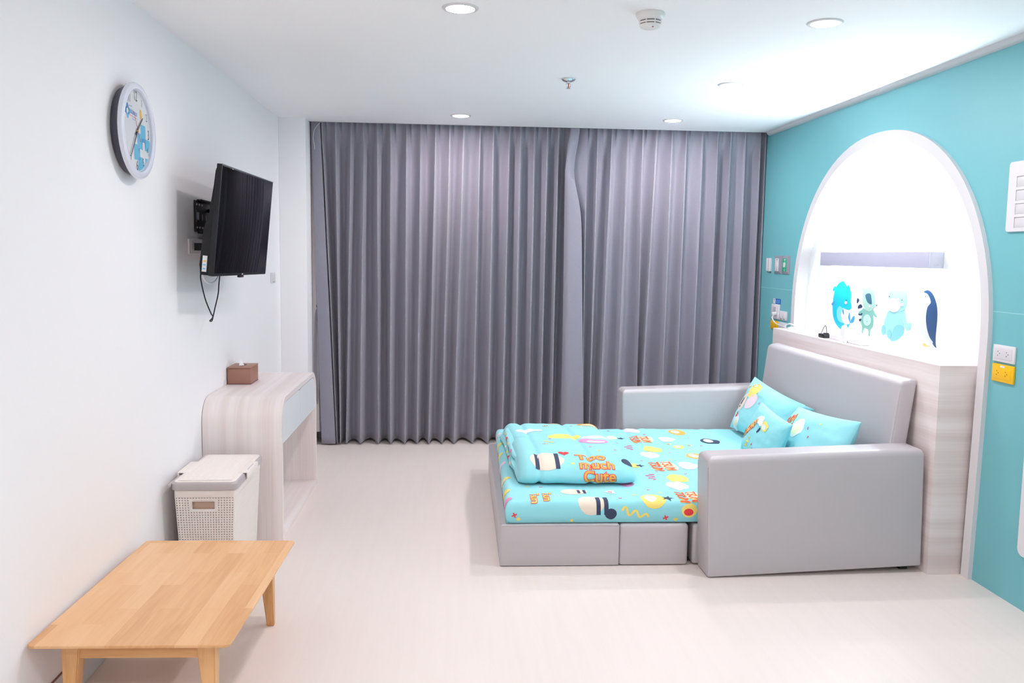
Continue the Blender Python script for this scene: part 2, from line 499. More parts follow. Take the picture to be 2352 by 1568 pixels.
    def star(s, c, r, col):
        s.poly([(c[0] + (r if i % 2 == 0 else r * .4) * math.cos(PI * i / 5), c[1] + (r if i % 2 == 0 else r * .4) * math.sin(PI * i / 5)) for i in range(10)], col, 2)
    def heart(s, c, r, col, rot=0.):
        pts = []
        for i in range(24):
            a = 2 * PI * i / 24; x = .9 * math.sin(a) ** 3; y = (13 * math.cos(a) - 5 * math.cos(2 * a) - 2 * math.cos(3 * a) - math.cos(4 * a)) / 16
            pts.append((c[0] + r * (x * math.cos(rot) - y * math.sin(rot)), c[1] + r * (x * math.sin(rot) + y * math.cos(rot))))
        s.poly(pts, col, 1)
    def word(s, w, c, size, rot, sx=1.):
        s.text(w, c, size, rot, 'red', .055, 1, sx); s.text(w, c, size, rot, 'yellow', .012, 2, sx)
    def tsum(s, c, size, rot, patch=True):
        up = (-math.sin(rot), math.cos(rot))
        if patch:
            q = size * .55
            s.poly(ell(c[0] + up[0] * q, c[1] + up[1] * q, size * 1.1, size * .55, 18, rot), 'pyellow', 0)
        for k, w in ((.42, 'TSUM'), (-.42, 'TSUM')):
            cc = (c[0] + up[0] * k * size, c[1] + up[1] * k * size)
            s.text(w, cc, size, rot, 'orange', .04, 1, .9)
            s.text(w, cc, size * .98, rot, 'red', .0, 2, .9)
# ------------------------------------------------------------------ room shell (metres; X right, Y into the room, Z up)
XL, XR, YB, YF, H = -1.328, 2.591, 7.29, -1.7, 2.6
YC = 6.94                                   # where the ceiling stops in front of the curtain pocket
mb = MB(); mb.box(XL - .1, XR + .2, YF - .1, YB + .1, -.08, 0, M['floor']); struct(mb.build('floor'))
mb = MB()
mb.box(XL - .1, XR + .2, YF - .1, YC, H, H + .16, M['ceil'])
mb.box(XL - .1, XR + .2, YC, YB + .1, H + .13, H + .16, M['ceil'])
struct(mb.build('ceiling'))
mb = MB(); mb.box(XL - .1, XL, YF - .1, YB + .1, 0, H + .14, M['white']); struct(mb.build('wall_left'))
mb = MB(); mb.box(XL, XR, YB, YB + .1, 0, H + .14, M['white']); struct(mb.build('wall_back'))
mb = MB(); mb.box(XL, XR + .1, YF - .1, YF, 0, H, M['white']); struct(mb.build('wall_front'))
mb = MB(); mb.box(XL, -1.122, 6.79, YB, 0, H + .13, M['white'], .004); struct(mb.build('wall_column'))
mb = MB(); mb.box(-1.122, XR, YC - .012, YC + .003, H - .004, H + .13, M['trimw'], .002); struct(mb.build('trim_1'))
mb = MB(); mb.prism([(XR, H), (XR - .032, H)] + [(XR - .032 + .026 * (1 - math.cos(a * PI / 16)), H - .028 * math.sin(a * PI / 16)) for a in range(1, 9)] + [(XR, H - .03)], YF, YC - .012, M['trimw'], 'y')
struct(mb.build('trim_2'))
mb = MB(); mb.box(XL, XL + .007, YF, 6.79, 0, .122, M['trimw'], .002); mb.box(XL, XL + .0045, YF, 6.79, .122, .1265, M['brownline'])  # thin brown strip: shadow line along the baseboard top, put in as colour
struct(mb.build('baseboard_left'))
mb = MB(); mb.box(-1.122, XR, YB - .012, YB, 0, .1, M['trimw'], .002); struct(mb.build('baseboard_back'))

# teal wall with the arched opening
AC = 5.09
def arch(hw, hj, zc, hh, ex=2.15, n=22):
    """profile from the near jamb foot over the top to the far jamb foot, in (Y, z)"""
    R = [(hj, 0), (hj + (hw - hj) * .35, .35), (hj + (hw - hj) * .7, .75), (hw, zc)]
    for k in range(1, n + 1):
        a = PI / 2 * k / n
        R.append((hw * math.cos(a) ** (2 / ex) if k < n else 0, zc + hh * math.sin(a) ** (2 / ex)))
    return [(AC - y, z) for y, z in R] + [(AC + y, z) for y, z in R[::-1][1:]]
AIN = arch(1.13, 1.103, 1.2, 1.079)
AOUT = arch(1.19, 1.163, 1.2, 1.139)
AMID = arch(1.16, 1.133, 1.2, 1.109)
ZG = 1.336
mb = MB()
yn = min(p[0] for p in AMID); yf = max(p[0] for p in AMID)
lo = [p for p in AMID if p[1] < ZG - .002]; nearlo = [p for p in lo if p[0] < AC]; farlo = [p for p in lo if p[0] > AC]
def at(z, side):
    P = [p for p in AMID if (p[0] < AC) == (side < 0)]
    P = sorted(P, key=lambda p: p[1])
    for a, b in zip(P, P[1:]):
        if a[1] <= z <= b[1]: return a[0] + (b[0] - a[0]) * (z - a[1]) / (b[1] - a[1])
g = .0022
def strip(lower, upper, m):
    t = bmesh.new()
    A_ = [t.verts.new((XR, *p)) for p in lower]; B_ = [t.verts.new((XR, *p)) for p in upper]
    C_ = [t.verts.new((XR + .06, *p)) for p in lower]; D_ = [t.verts.new((XR + .06, *p)) for p in upper]
    for i in range(len(lower) - 1):
        for u_, v_ in ((A_, B_), (B_, D_), (D_, C_), (C_, A_)):
            t.faces.new([u_[i], u_[i + 1], v_[i + 1], v_[i]])
    t.faces.new([A_[0], B_[0], D_[0], C_[0]]); t.faces.new([A_[-1], B_[-1], D_[-1], C_[-1]])
    mb.add(t, m)
zs = [p[1] for p in nearlo] + [ZG - g]
strip([(YF, z) for z in zs], [p for p in nearlo] + [(at(ZG - g, -1), ZG - g)], M['teal'])
fl_ = sorted(farlo, key=lambda p: p[1]) + [(at(ZG - g, 1), ZG - g)]
strip([(YB, p[1]) for p in fl_], fl_, M['teal'])
hi = [(YF, ZG + g), (at(ZG + g, -1), ZG + g)] + [p for p in AMID if p[1] > ZG + g] + [(at(ZG + g, 1), ZG + g), (YB, ZG + g)]
ZT_ = H + .14
strip(hi, [(p[0], ZT_) for p in hi], M['teal'])
mb.box(XR - .0004, XR + .05, YF, at(ZG, -1), ZG - .0022, ZG + .0022, M['seam']); mb.box(XR - .0004, XR + .05, at(ZG, 1), YB, ZG - .0022, ZG + .0022, M['seam'])
struct(mb.build('wall_right', ang=25))
mb = MB()
XF, XN = 2.569, 2.652
t = bmesh.new(); n = len(AIN)
vi = [t.verts.new((XF, *p)) for p in AIN]; vo = [t.verts.new((XF, *p)) for p in AOUT]
vi2 = [t.verts.new((XN, *p)) for p in AIN]; vo2 = [t.verts.new((XR + .002, *p)) for p in AOUT]
for i in range(n - 1):
    for a, b in ((vi, vo), (vo, vo2), (vi2, vi)):
        t.faces.new([a[i], a[i + 1], b[i + 1], b[i]])
t.faces.new([vi[0], vo[0], vo2[0], vi2[0]]); t.faces.new([vi[-1], vo[-1], vo2[-1], vi2[-1]])
mb.add(t, M['trimw']); struct(mb.build('trim_3', ang=30))
mb = MB(); mb.box(XN, XN + .05, AC - 1.3, AC + 1.3, 0, 2.5, M['niche']); struct(mb.build('wall_niche'))

# window behind the curtain: only a strip of its frame shows past the left edge
w = MB(); fx0, fx1, fz0, fz1 = -1.118, 2.5, .13, 2.66
for a in ((fx0, fx0 + .06, fz0, fz1), (fx1 - .06, fx1, fz0, fz1), (fx0, fx1, fz0, fz0 + .05), (fx0, fx1, fz1 - .05, fz1), (.66, .73, fz0, fz1)):
    w.box(a[0], a[1], YB - .05, YB - .002, a[2], a[3], M['frame'], .004)
w.box(-1.122, -1.072, 7.035, YB - .002, .1, H + .1, M['frame'], .003); w.box(-1.071, -1.066, 7.05, YB - .06, .1, H + .1, M['plate2'])
wo = struct(w.build('window_1'))
w = MB(); w.box(fx0 + .05, fx1 - .05, YB - .026, YB - .020, fz0 + .04, fz1 - .04, M['glass']); w.build('pane', parent=wo)

# ------------------------------------------------------------------ curtains
def curtain_panel(name, top, bot, lead, label, seed, y0=6.985, over=0.):
    """top / bot: ridge positions at the track and at the hem; lead: flat leading edge strip"""
    rnd = random.Random(seed)
    n = len(top)
    skew = [rnd.uniform(.27, .43) for _ in range(n)]; am = [rnd.uniform(.78, 1.1) for _ in range(n)]
    fr = [rnd.uniform(-.012, .012) for _ in range(n)]
    ZT, ZB = 2.69, .012
    NR = 44
    q = [0, .09, .12, .19, .27, .35, .44, .54, .66, .78, .88, .95]
    m = MB(); rows = []
    t = bmesh.new()
    for r in range(NR + 1):
        tt = r / NR
        z = ZT + (ZB - ZT) * tt
        k = min(1, tt / .12); k = k * k * (3 - 2 * k)
        row = []
        def xa(i): return top[i] + (bot[i] - top[i]) * tt
        if lead:
            for (a, b, yo) in lead(tt): row.append(t.verts.new((a, y0 + yo, z)))
        for i in range(n):
            x0 = xa(i); x1 = xa(i + 1) if i + 1 < n else x0 + .0
            if i + 1 == n:
                row.append(t.verts.new((x0, y0 + fr[i] * tt, z))); break
            for s_ in q:
                sk = skew[i]
                s2 = max(0, (s_ - .09) / .91)
                d = (s2 / sk * .5) if s2 < sk else (.5 + (s2 - sk) / (1 - sk) * .5)
                deep = math.sin(PI * d) ** .85
                A = (.05 + .105 * tt ** .6) * am[i]
                hdr = .035 * abs(math.sin(2 * PI * d)) ** .8
                y = k * deep * A + (1 - k) * hdr + (fr[i] * (1 - s_) + fr[i + 1] * s_) * (.3 + .7 * tt)
                wv = .004 * noise.noise((x0 * 9 + s_ * 3, z * 1.3, seed))
                x = x0 + (x1 - x0) * (s_ + .06 * k * math.sin(2 * PI * s_) * (d - .5)) + wv * k
                zz = z + (.012 * deep if tt > .985 else 0)
                row.append(t.verts.new((x, y0 + y + wv, zz)))
        rows.append(row)
    for a, b in zip(rows, rows[1:]):
        for i in range(len(a) - 1): t.faces.new([a[i], a[i + 1], b[i + 1], b[i]])
    m.add(t, M['curtain'])
    o = m.build(name, ang=50)
    md = o.modifiers.new('cloth_thickness', 'SOLIDIFY'); md.thickness = .002; md.offset = 1
    return tag(o, label, 'curtain', 'blackout curtain panels across the window')

LT = [-1.033, -.923, -.796, -.702, -.591, -.488, -.36, -.248, -.128, -.015, .097, .227, .332, .462, .55, .664, .769, .857, .95]
LB = [-.925, -.90, -.855, -.739, -.593, -.491, -.375, -.272, -.177, -.067, .029, .184, .31, .43, .53, .65, .75, .84, .93]
def lead_l(tt):
    a = -1.119 + .064 * tt; b = -1.045 + .107 * tt
    return [(a, 0, .03), (a + .004, 0, .008), (a * .5 + b * .5, 0, -.008), (b, 0, -.006), (b + .004, 0, .03), (b + .006, 0, .10)]
cl = curtain_panel('blackout_curtain', LT, LB, lead_l, 'pleated grey blackout curtain panel beside the white wall, reaching the bare floor', 3)
m = MB(); m.tube(spline([(-1.03, 6.968, 2.60), (-1.06, 6.966, 2.569), (-1.084, 6.964, 2.528), (-1.091, 6.968, 2.461), (-1.083, 6.978, 2.41), (-1.086, 6.99, 2.36)], 5), .0018, M['cablew'], 6)
c = m.build('draw_cord', parent=cl); c['label'] = 'thin white cord at the top corner'
RT = [1.084, 1.18, 1.298, 1.43, 1.549, 1.666, 1.79, 1.907, 2.046, 2.171, 2.282, 2.401, 2.534, 2.580]
R8 = [1.10, 1.165, 1.256, 1.397, 1.559, 1.609, 1.772, 1.892, 2.028, 2.164, 2.25, 2.401, 2.53, 2.583]
RB = [min(a + (b - a) / .79, 2.584) for a, b in zip(RT, R8)]
def lead_r(tt):
    a = .957 - .043 * min(1, tt / .16) + .014 * tt; b = 1.035 - .06 * math.exp(-((tt - .16) / .09) ** 2) + .08 * tt
    tw = math.exp(-((tt - .13) / .08) ** 2)
    return [(a, 0, -.012 - .015 * tw), (a * .7 + b * .3, 0, -.03 + .01 * tw), (b, 0, -.022 + .03 * tw), (b + .012, 0, .04)]
curtain_panel('blackout_curtain', RT, RB, lead_r, 'pleated grey blackout curtain panel beside the teal wall, behind the bed', 8, 6.982)
m = MB()
m.prism(smooth_poly([(-1.085, 1.12), (-1.10, 1.08), (-1.106, .95), (-1.112, .62), (-1.10, .40), (-1.088, .33), (-1.08, .42), (-1.09, .62), (-1.09, .95), (-1.078, 1.08)], 4), 7.026, 7.033, M['curtain'], 'y')
m.tube([(-1.082, 7.036, 1.13), (-1.082, 7.022, 1.135), (-1.082, 7.02, 1.15)], .006, M['black'])
tag(m.build('curtain_tieback'), 'loose dark grey curtain tieback hanging on its hook between pillar and curtain', 'tieback')

# ------------------------------------------------------------------ ceiling fittings
def downlight(x, y, label, first=[None]):
    if first[0] is None:
        e = empty('downlight', (x, y, H), label, 'ceiling light', 'round recessed downlights')
        m = MB(lambda p: Vector(p) + Vector((x, y, H)))
        m.lathe([(.058, -.0015), (.06, -.006), (.072, -.006), (.078, -.001), (.078, 0)], M['trimw'], cap0=False, cap1=False)
        m.build('trim_ring', parent=e)
        m = MB(lambda p: Vector(p) + Vector((x, y, H)))
        m.lathe([(.0595, -.001), (.0595, -.0035), (.05, -.005), (.0, -.0055)], M['lampwarm'], cap0=True)
        m.build('diffuser', parent=e)
        first[0] = e
        return e
    e = first[0].copy(); COL.objects.link(e); e.location = (x, y, H); e['label'] = label
    for ch in first[0].children:
        c_ = ch.copy(); COL.objects.link(c_); c_.parent = e
    return e
downlight(.033, 3.706, 'large round downlight at the top edge of the picture, nearest the clock wall')
downlight(1.623, 3.742, 'round downlight near the teal wall, beside the smoke detector')
downlight(1.656, 5.102, 'round downlight half lost in the bright ceiling above the bed')
downlight(.066, 6.487, 'small round downlight close to the curtain, over the left curtain panel')
downlight(1.663, 6.462, 'small round downlight close to the curtain, over the right curtain panel')
downlight(.04, .96, 'added fill downlight unseen behind the camera, nearer the clock wall')  # this pair carries the grid on out of view, added for room light
downlight(1.64, .98, 'added fill downlight unseen behind the camera, nearer the teal wall')
downlight(.04, -.42, 'rearmost added fill downlight unseen behind the camera, nearer the clock wall')  # rear pair added unseen, as fill on surfaces facing the camera
downlight(1.64, -.42, 'rearmost added fill downlight unseen behind the camera, nearer the teal wall')

e = empty('smoke_detector', (.838, 3.69, H), 'white round smoke detector with dark slots on the ceiling', 'smoke detector')
F = lambda p: Vector(p) + Vector((.838, 3.69, H))
m = MB(F); m.lathe([(.060, 0), (.062, -.006), (.060, -.014), (.056, -.02), (.050, -.026)], M['detector'], cap0=True, cap1=True); m.build('mounting_base', parent=e)
m = MB(F); m.lathe([(.050, -.024), (.0495, -.031), (.045, -.033), (.045, -.037), (.048, -.038), (.0475, -.043), (.044, -.0445), (.044, -.0475), (.046, -.049), (.041, -.058), (.030, -.063), (.0, -.064)], M['detector'])
m.lathe([(.0455, -.032), (.0455, -.0385)], M['detdark'], cap0=False, cap1=False)
m.lathe([(.0445, -.0435), (.0445, -.049)], M['detdark'], cap0=False, cap1=False)
for k in range(8):
    a = k * PI / 4 + .2
    m.box(-.002, .002, .044, .0485, -.0495, -.030, M['detector'], f=lambda p, a=a: F(Matrix.Rotation(a, 3, 'Z') @ Vector(p)))
m.build('sensor_head', parent=e)
m = MB(F); m.lathe([(.005, -.060), (.004, -.0665), (0, -.067)], M['secondh'], c=(.004, -.030, .003)); c = m.build('indicator_light', parent=e); c['label'] = 'small red indicator light'

e = empty('fire_sprinkler', (.678, 5.072, H), 'small chrome fire sprinkler head on the ceiling', 'sprinkler')
F2 = lambda p: Vector(p) + Vector((.678, 5.072, H))
m = MB(F2); m.lathe([(.040, 0), (.041, -.004), (.034, -.012), (.018, -.018), (.012, -.018)], M['chrome'], cap0=True); m.build('escutcheon', parent=e)
m = MB(F2)
m.lathe([(.009, -.015), (.009, -.026), (.006, -.028)], M['chrome'])
for sg in (-1, 1): m.tube(spline([(sg * .008, 0, -.024), (sg * .0135, 0, -.034), (sg * .011, 0, -.044), (0, 0, -.051)], 5), .0022, M['chrome'], 6)
m.lathe([(.003, -.048), (.013, -.053), (.013, -.0545), (.003, -.0545)], M['chrome'])
m.build('frame_arms', parent=e)
m = MB(F2); m.lathe([(.0, -.026), (.003, -.027), (.003, -.047), (0, -.048)], M['red']); c = m.build('bulb', parent=e); c['label'] = 'red glass bulb'

# ------------------------------------------------------------------ clock
CY, CZ = 3.662, 2.056
FC = lambda p: Vector((XL + p[2], CY + p[0], CZ + p[1]))           # (right, up, out of wall)
FX = lambda p: Vector((XL + p[0], CY + p[1], CZ + p[2]))
e = empty('wall_clock', (XL, CY, CZ), 'round white wall clock with a blue cross design on the left wall', 'clock')
m = MB(FX)
m.lathe([(.150, .001), (.172, .004), (.184, .028), (.186, .036)], M['clockside'], 'x', n=72, cap1=False)
m.build('case', parent=e)
m = MB(FX)
m.lathe([(.186, .034), (.1925, .038), (.1935, .045), (.190, .053), (.180, .0575), (.169, .056), (.1635, .050), (.162, .036)], M['clockrim'], 'x', n=72, cap0=False, cap1=False)
rim_ = m.build('rim', parent=e)
m = MB(FX); m.lathe([(.163, .030), (.163, .0400)], M['clockface'], 'x', n=72)
z0 = .0403
def fl(pts, mt, dz=0.): m.flat(pts, mt, lambda p: FC((p[0], p[1], z0 + dz)))
def rrect(x0, x1, y0, y1, r=.008):
    P = []
    for cx, cy, st in ((x1 - r, y0 + r, -PI / 2), (x1 - r, y1 - r, 0), (x0 + r, y1 - r, PI / 2), (x0 + r, y0 + r, PI)):
        P += [(cx + r * math.cos(st + PI / 2 * k / 4), cy + r * math.sin(st + PI / 2 * k / 4)) for k in range(5)]
    return P
# blue folded cross in the lower right, with a white cross left open in it
def clip(poly, R=.158):
    return [((x, y) if math.hypot(x, y) <= R else (x * R / math.hypot(x, y), y * R / math.hypot(x, y))) for x, y in poly]
def dense(poly, n=6):
    o = []
    for i, p in enumerate(poly):
        q_ = poly[(i + 1) % len(poly)]
        o += [(p[0] + (q_[0] - p[0]) * k / n, p[1] + (q_[1] - p[1]) * k / n) for k in range(n)]
    return o
fl(clip(dense(rrect(.050, .107, -.070, .035))), M['art'])
fl(clip(dense(rrect(.010, .056, -.066, -.004))), M['art'], .0001)
fl(clip(dense(rrect(-.030, .036, -.115, -.052))), M['art'], .0002)
fl(clip(dense(rrect(.100, .155, -.085, -.020))), M['art'], .00015)
fl(clip(dense(rrect(.014, .082, -.158, -.100))), M['art'], .0003)
fl(clip(dense(rrect(.080, .155, -.150, -.078))), M['art'], .00025)
fl([(.055, -.02), (.105, -.02), (.105, -.060), (.080, -.036), (.055, -.052)], M['artd'], .0005)
fl([(.010, -.070), (.036, -.085), (.036, -.062)], M['artd'], .0005); fl([(.014, -.112), (.044, -.112), (.034, -.096)], M['artd'], .0005)
fl(rrect(.066, .092, -.128, -.036, .005), M['clockface'], .0007); fl(rrect(.034, .066, -.099, -.068, .004), M['clockface'], .0008); fl(rrect(.092, .134, -.099, -.068, .004), M['clockface'], .0009)
fl([(.134, -.072), (.152, -.082), (.134, -.090)], M['artd'], .0006)
# emblem: blue diamond ring, two tones, with its line of lettering strokes and red rule
for k in range(4):
    a = PI / 2 * k
    R_ = lambda x, y: (-.090 + x * math.cos(a) - y * math.sin(a), .070 + x * math.sin(a) + y * math.cos(a))
    fl([R_(-.006, .010), R_(.006, .010), R_(.014, .018), R_(.006, .030), R_(-.006, .030), R_(-.014, .018)], M['logo'] if k in (0, 1) else M['logol'], .0001)
    a += PI / 4
    fl([R_(-.006, .010), R_(.006, .010), R_(.006, .019), R_(-.006, .019)], M['logol'] if k % 2 else M['logo'], .0001)
xx = -.072
for k, kind in enumerate('luruoao'):
    y = .074 - .0010 * k
    if kind in 'lur':
        fl(rect(xx, xx + .0028, y - .009, y + .010), M['logo'], .0001)
        if kind != 'l': fl(rect(xx, xx + .009, y - .009, y - .006), M['logo'], .0002); fl(rect(xx + .007, xx + .0095, y - .009, y + .008), M['logo'], .0003)
    else:
        fl(ell(xx + .005, y - .001, .0065, .008, 16), M['logo'], .0001); fl(ell(xx + .005, y - .001, .0032, .0045, 12), M['clockface'], .0002)
    xx += .0125
for k in range(4): fl(rect(-.070 + .008 * k, -.065 + .008 * k, .091, .095), M['logo'], .0001)
fl([(-.072, .055), (-.072, .059), (.020, .052), (.020, .049)], M['pinkl'], .0001); fl([(-.04, .046), (-.01, .043), (-.01, .041), (-.04, .044)], M['logo'], .0001)
fl(ell(.056, .076, .014, .020, 22), M['orange'], .0001)
for hnum in range(1, 13):
    a = PI / 2 - hnum * PI / 6; rr = .146 if hnum in (8, 9, 10) else .139
    add_text(m, str(hnum), .058 if hnum in (12, 3, 6, 9) else .046, M['numeral'], lambda p, a=a, rr=rr: FC((rr * math.cos(a) + p[0] * .72, rr * math.sin(a) + p[1], z0 + .0011)), -.012)
m.build('dial', parent=e)
def hand(name, ang, l0, l1, w0, w1, d, mt):
    a = PI / 2 - math.radians(ang); dx, dy = math.cos(a), math.sin(a)
    m = MB(FC); P = lambda t, s_: (dx * t - dy * s_, dy * t + dx * s_)
    m.prism([P(-l0, -w0 / 2), P(l1, -w1 / 2), P(l1, w1 / 2), P(-l0, w0 / 2)], d, d + .001, mt)
    return m.build(name, parent=e)
hand('hour_hand', 48, .022, .092, .008, .005, .0435, M['hand'])
hand('minute_hand', 217, .02, .128, .007, .004, .0455, M['hand'])
hand('second_hand', 330, .045, .085, .0022, .0016, .0475, M['secondh'])
m = MB(FX); m.lathe([(.005, .041), (.005, .049), (.003, .0495), (0, .0497)], M['brass'], 'x', n=20); m.build('hub', parent=e)
m = MB(FX); t = bmesh.new(); t.faces.new([t.verts.new((.051, .1638 * math.cos(2 * PI * k / 72), .1638 * math.sin(2 * PI * k / 72))) for k in range(72)]); m.add(t, M['glass']); o = m.build('cover_glass', parent=rim_)
if o.data.polygons[0].normal.x < 0: o.data.flip_normals()

# ------------------------------------------------------------------ television, mount, sockets, cables
TC = Vector((-1.088, 4.655, 1.714)); yaw = math.radians(87.0); tl = math.radians(5.5)
tr = Vector((math.cos(yaw), math.sin(yaw), 0)); tn0 = Vector((math.sin(yaw), -math.cos(yaw), 0))
tu = Vector((0, 0, math.cos(tl))) + tn0 * math.sin(tl); tn = tn0 * math.cos(tl) - Vector((0, 0, math.sin(tl)))
ro = math.radians(-.55); tr, tu = tr * math.cos(ro) + tu * math.sin(ro), tu * math.cos(ro) - tr * math.sin(ro)
FT = lambda p: TC + tr * p[0] + tu * p[1] + tn * p[2]
TW, TH = .465, .268
e = empty('television', TC, 'black flat television tilted forward on the left wall', 'television')
m = MB(FT)
m.box(-TW, TW, -TH, TH, -.022, .004, M['bezel'], .004)
m.box(-TW - .001, TW + .001, TH - .002, TH + .0012, .0005, .005, M['greyp'], .0006)
bz_ = m.build('bezel', parent=e)
m = MB(FT); m.box(-TW + .008, TW - .008, -TH + .014, TH - .008, .003, .0048, M['screen'], .0008); m.build('screen', parent=bz_)
m = MB(FT)
t = bmesh.new()
pr = [(-TH + .002, -.02), (-TH + .002, -.066), (-TH + .05, -.072), (-.04, -.066), (.03, -.04), (TH - .03, -.03), (TH - .005, -.02)]
A_ = [t.verts.new((-TW + .012, a, d)) for a, d in pr]; B_ = [t.verts.new((TW - .012, a, d)) for a, d in pr]
t.faces.new(A_); t.faces.new(B_[::-1])
for i in range(len(pr)): t.faces.new([A_[i], A_[(i + 1) % len(pr)], B_[(i + 1) % len(pr)], B_[i]])
bmesh.ops.bevel(t, geom=t.edges[:], offset=.004, segments=2, affect='EDGES')
m.add(t, M['black']); m.build('rear_housing', parent=e)
m = MB(FT); m.box(-TW + .0105, -TW + .0122, -TH + .018, -TH + .095, -.058, -.036, M['sticker'])
for k in range(3): m.box(-TW + .0100, -TW + .0106, -TH + .03 + .018 * k, -TH + .036 + .018 * k, -.054, -.041, M['logol'] if k != 2 else M['orange'])
c = m.build('rating_sticker', parent=e); c['label'] = 'white sticker low on the side'
m = MB(FT); m.box(-.035, .035, -TH - .012, -TH + .001, -.012, .003, M['bezel'], .003); m.box(-.012, .012, -TH + .004, -TH + .010, .0042, .0052, M['greyl'])
m.lathe([(.004, .0028), (.0035, .0038)], M['secondh'], c=(.008, -TH - .006, 0), n=12)
m.build('sensor_bar', parent=e)

e = empty('television_bracket', (XL, 4.77, 1.755), 'black metal wall bracket behind the television', 'wall bracket')
m = MB()
m.box(XL, XL + .004, 4.565, 4.985, 1.675, 1.835, M['metalb'], .001)
m.box(XL, XL + .022, 4.62, 4.985, 1.832, 1.842, M['metalb'], .002); m.box(XL, XL + .022, 4.62, 4.985, 1.664, 1.676, M['metalb'], .002)
m.box(XL, XL + .012, 4.563, 4.569, 1.68, 1.83, M['metalb'], .001)
for zc in (1.815, 1.695):
    for k in range(3): m.box(XL + .0035, XL + .0046, 4.59 + .05 * k, 4.615 + .05 * k, zc - .005, zc + .005, M['slot'])
for zc in (1.782, 1.728): m.box(XL + .0035, XL + .0046, 4.585, 4.6, zc - .003, zc + .003, M['slot'])
m.box(XL + .0035, XL + .0052, 4.59, 4.64, 1.735, 1.775, M['greyp'])
for yy in (4.70, 4.77): m.box(XL + .0035, XL + .0046, yy, yy + .004, 1.735, 1.765, M['plate2'])
m.build('wall_plate', parent=e)
m = MB()
for z_ in (1.79, 1.72):
    m.tube([(XL + .01, 4.80, z_), (-1.24, 4.90, z_), (-1.20, 4.90, z_)], .011, M['metalb'], 8)
    m.tube([(-1.24, 4.90, z_), (-1.175, 4.70, z_ - .01)], .011, M['metalb'], 8)
m.lathe([(.014, -.06), (.014, .06)], M['metalb'], c=(-1.238, 4.90, 1.755), n=16)
m.build('folding_arm', parent=e)
m = MB()
m.box(-1.186, -1.168, 4.60, 4.76, 1.62, 1.85, M['metalb'], .002)
m.build('mounting_head', parent=e)

def socket_plate(name, F, w, h, label, cat, col='plate', gangs=1, kind='socket', thick=.011, group=None, base=None, extra=None):
    """wall plate with its inserts, F maps (right, up, out)"""
    e = empty(name, F((0, 0, 0)), label, cat, group)
    m = MB(F); m.box(-w / 2, w / 2, -h / 2, h / 2, 0, thick, M[col], .004); pl_ = m.build('plate', parent=e)
    for k in range(gangs):
        cx = (k - (gangs - 1) / 2) * (w * .86 / gangs)
        m = MB(F)
        iw, ih = w * .86 / gangs * .46, h * .33
        m.box(cx - iw, cx + iw, -ih, ih, thick - .001, thick + .0016, M[col if col != 'plate' else 'plate2'], .0012)
        if kind == 'socket':
            for sx in (-.5, .5):
                q_ = iw * .5 * (1 if sx > 0 else -1)
                for dx, dy in ((-.007, .009), (-.007, -.009), (.005, 0)):
                    m.box(cx + q_ + dx - .0022, cx + q_ + dx + .0022, dy - .0022, dy + .0022, thick + .001, thick + .0021, M['hole'])
            m.build('socket_insert', parent=pl_)
        elif kind == 'switch':
            for sx in ((-.5, .5) if gangs == 1 and w > .1 else (0,)):
                m.box(cx + sx * iw - iw * .3, cx + sx * iw + iw * .3, -ih * .9, ih * .9, thick, thick + .004, M['plate'], .0015)
                m.box(cx + sx * iw - iw * .2, cx + sx * iw + iw * .2, -ih * 1.25, -ih * 1.1, thick, thick + .0012, M['hole'])
            m.build('rocker', parent=pl_)
        else:
            m.build('insert', parent=pl_)
    if extra: extra(e)
    return e
FL = lambda y, z: (lambda p: Vector((XL + p[2], y + p[0], z + p[1])))
FR = lambda y, z: (lambda p: Vector((XR - p[2], y - p[0], z + p[1])))
socket_plate('wall_socket', FL(4.62, 1.595), .36, .078, 'white triple wall socket below the television bracket', 'wall socket', gangs=3)
socket_plate('light_switch', FL(6.49, 1.382), .13, .078, 'single white light switch on the left wall, beside the white pillar', 'light switch', gangs=1, kind='switch')
e = empty('power_lead', (-1.25, 4.55, 1.59), 'black power cord plugged in below the television, hanging in a loop', 'power cord')
m = MB(FL(4.545, 1.594))
m.prism([(-.032, -.019), (.012, -.019), (.032, -.009), (.032, .009), (.012, .019), (-.032, .019)], .013, .062, M['black'])
m.tube([(.03, 0, .04), (.05, -.002, .045), (.07, -.006, .055)], [.009, .007, .005], M['black'])
m.build('plug', parent=e)
m = MB(); m.tube(spline([(-1.275, 4.61, 1.588), (-1.262, 4.622, 1.574), (-1.255, 4.60, 1.555), (-1.25, 4.52, 1.535), (-1.25, 4.444, 1.499), (-1.25, 4.387, 1.456), (-1.25, 4.399, 1.408), (-1.25, 4.461, 1.325), (-1.25, 4.551, 1.252), (-1.25, 4.59, 1.229), (-1.25, 4.566, 1.208), (-1.252, 4.54, 1.212), (-1.246, 4.574, 1.228), (-1.25, 4.636, 1.275), (-1.25, 4.701, 1.343), (-1.25, 4.723, 1.401), (-1.235, 4.71, 1.47), (-1.2, 4.69, 1.52)], 6), .0033, M['black'], 8)
m.build('cord', parent=e)
m = MB(); m.tube(spline([(-1.312, 4.66, 1.60), (-1.28, 4.67, 1.605), (-1.235, 4.59, 1.612), (-1.24, 4.507, 1.565), (-1.24, 4.433, 1.521), (-1.24, 4.392, 1.489), (-1.24, 4.382, 1.456), (-1.24, 4.418, 1.427), (-1.24, 4.495, 1.409), (-1.24, 4.576, 1.411), (-1.235, 4.636, 1.432), (-1.21, 4.66, 1.49)], 6), .0045, M['cablew'], 8)
tag(m.build('aerial_cable'), 'white cable looping behind the lower left corner of the television', 'cable')
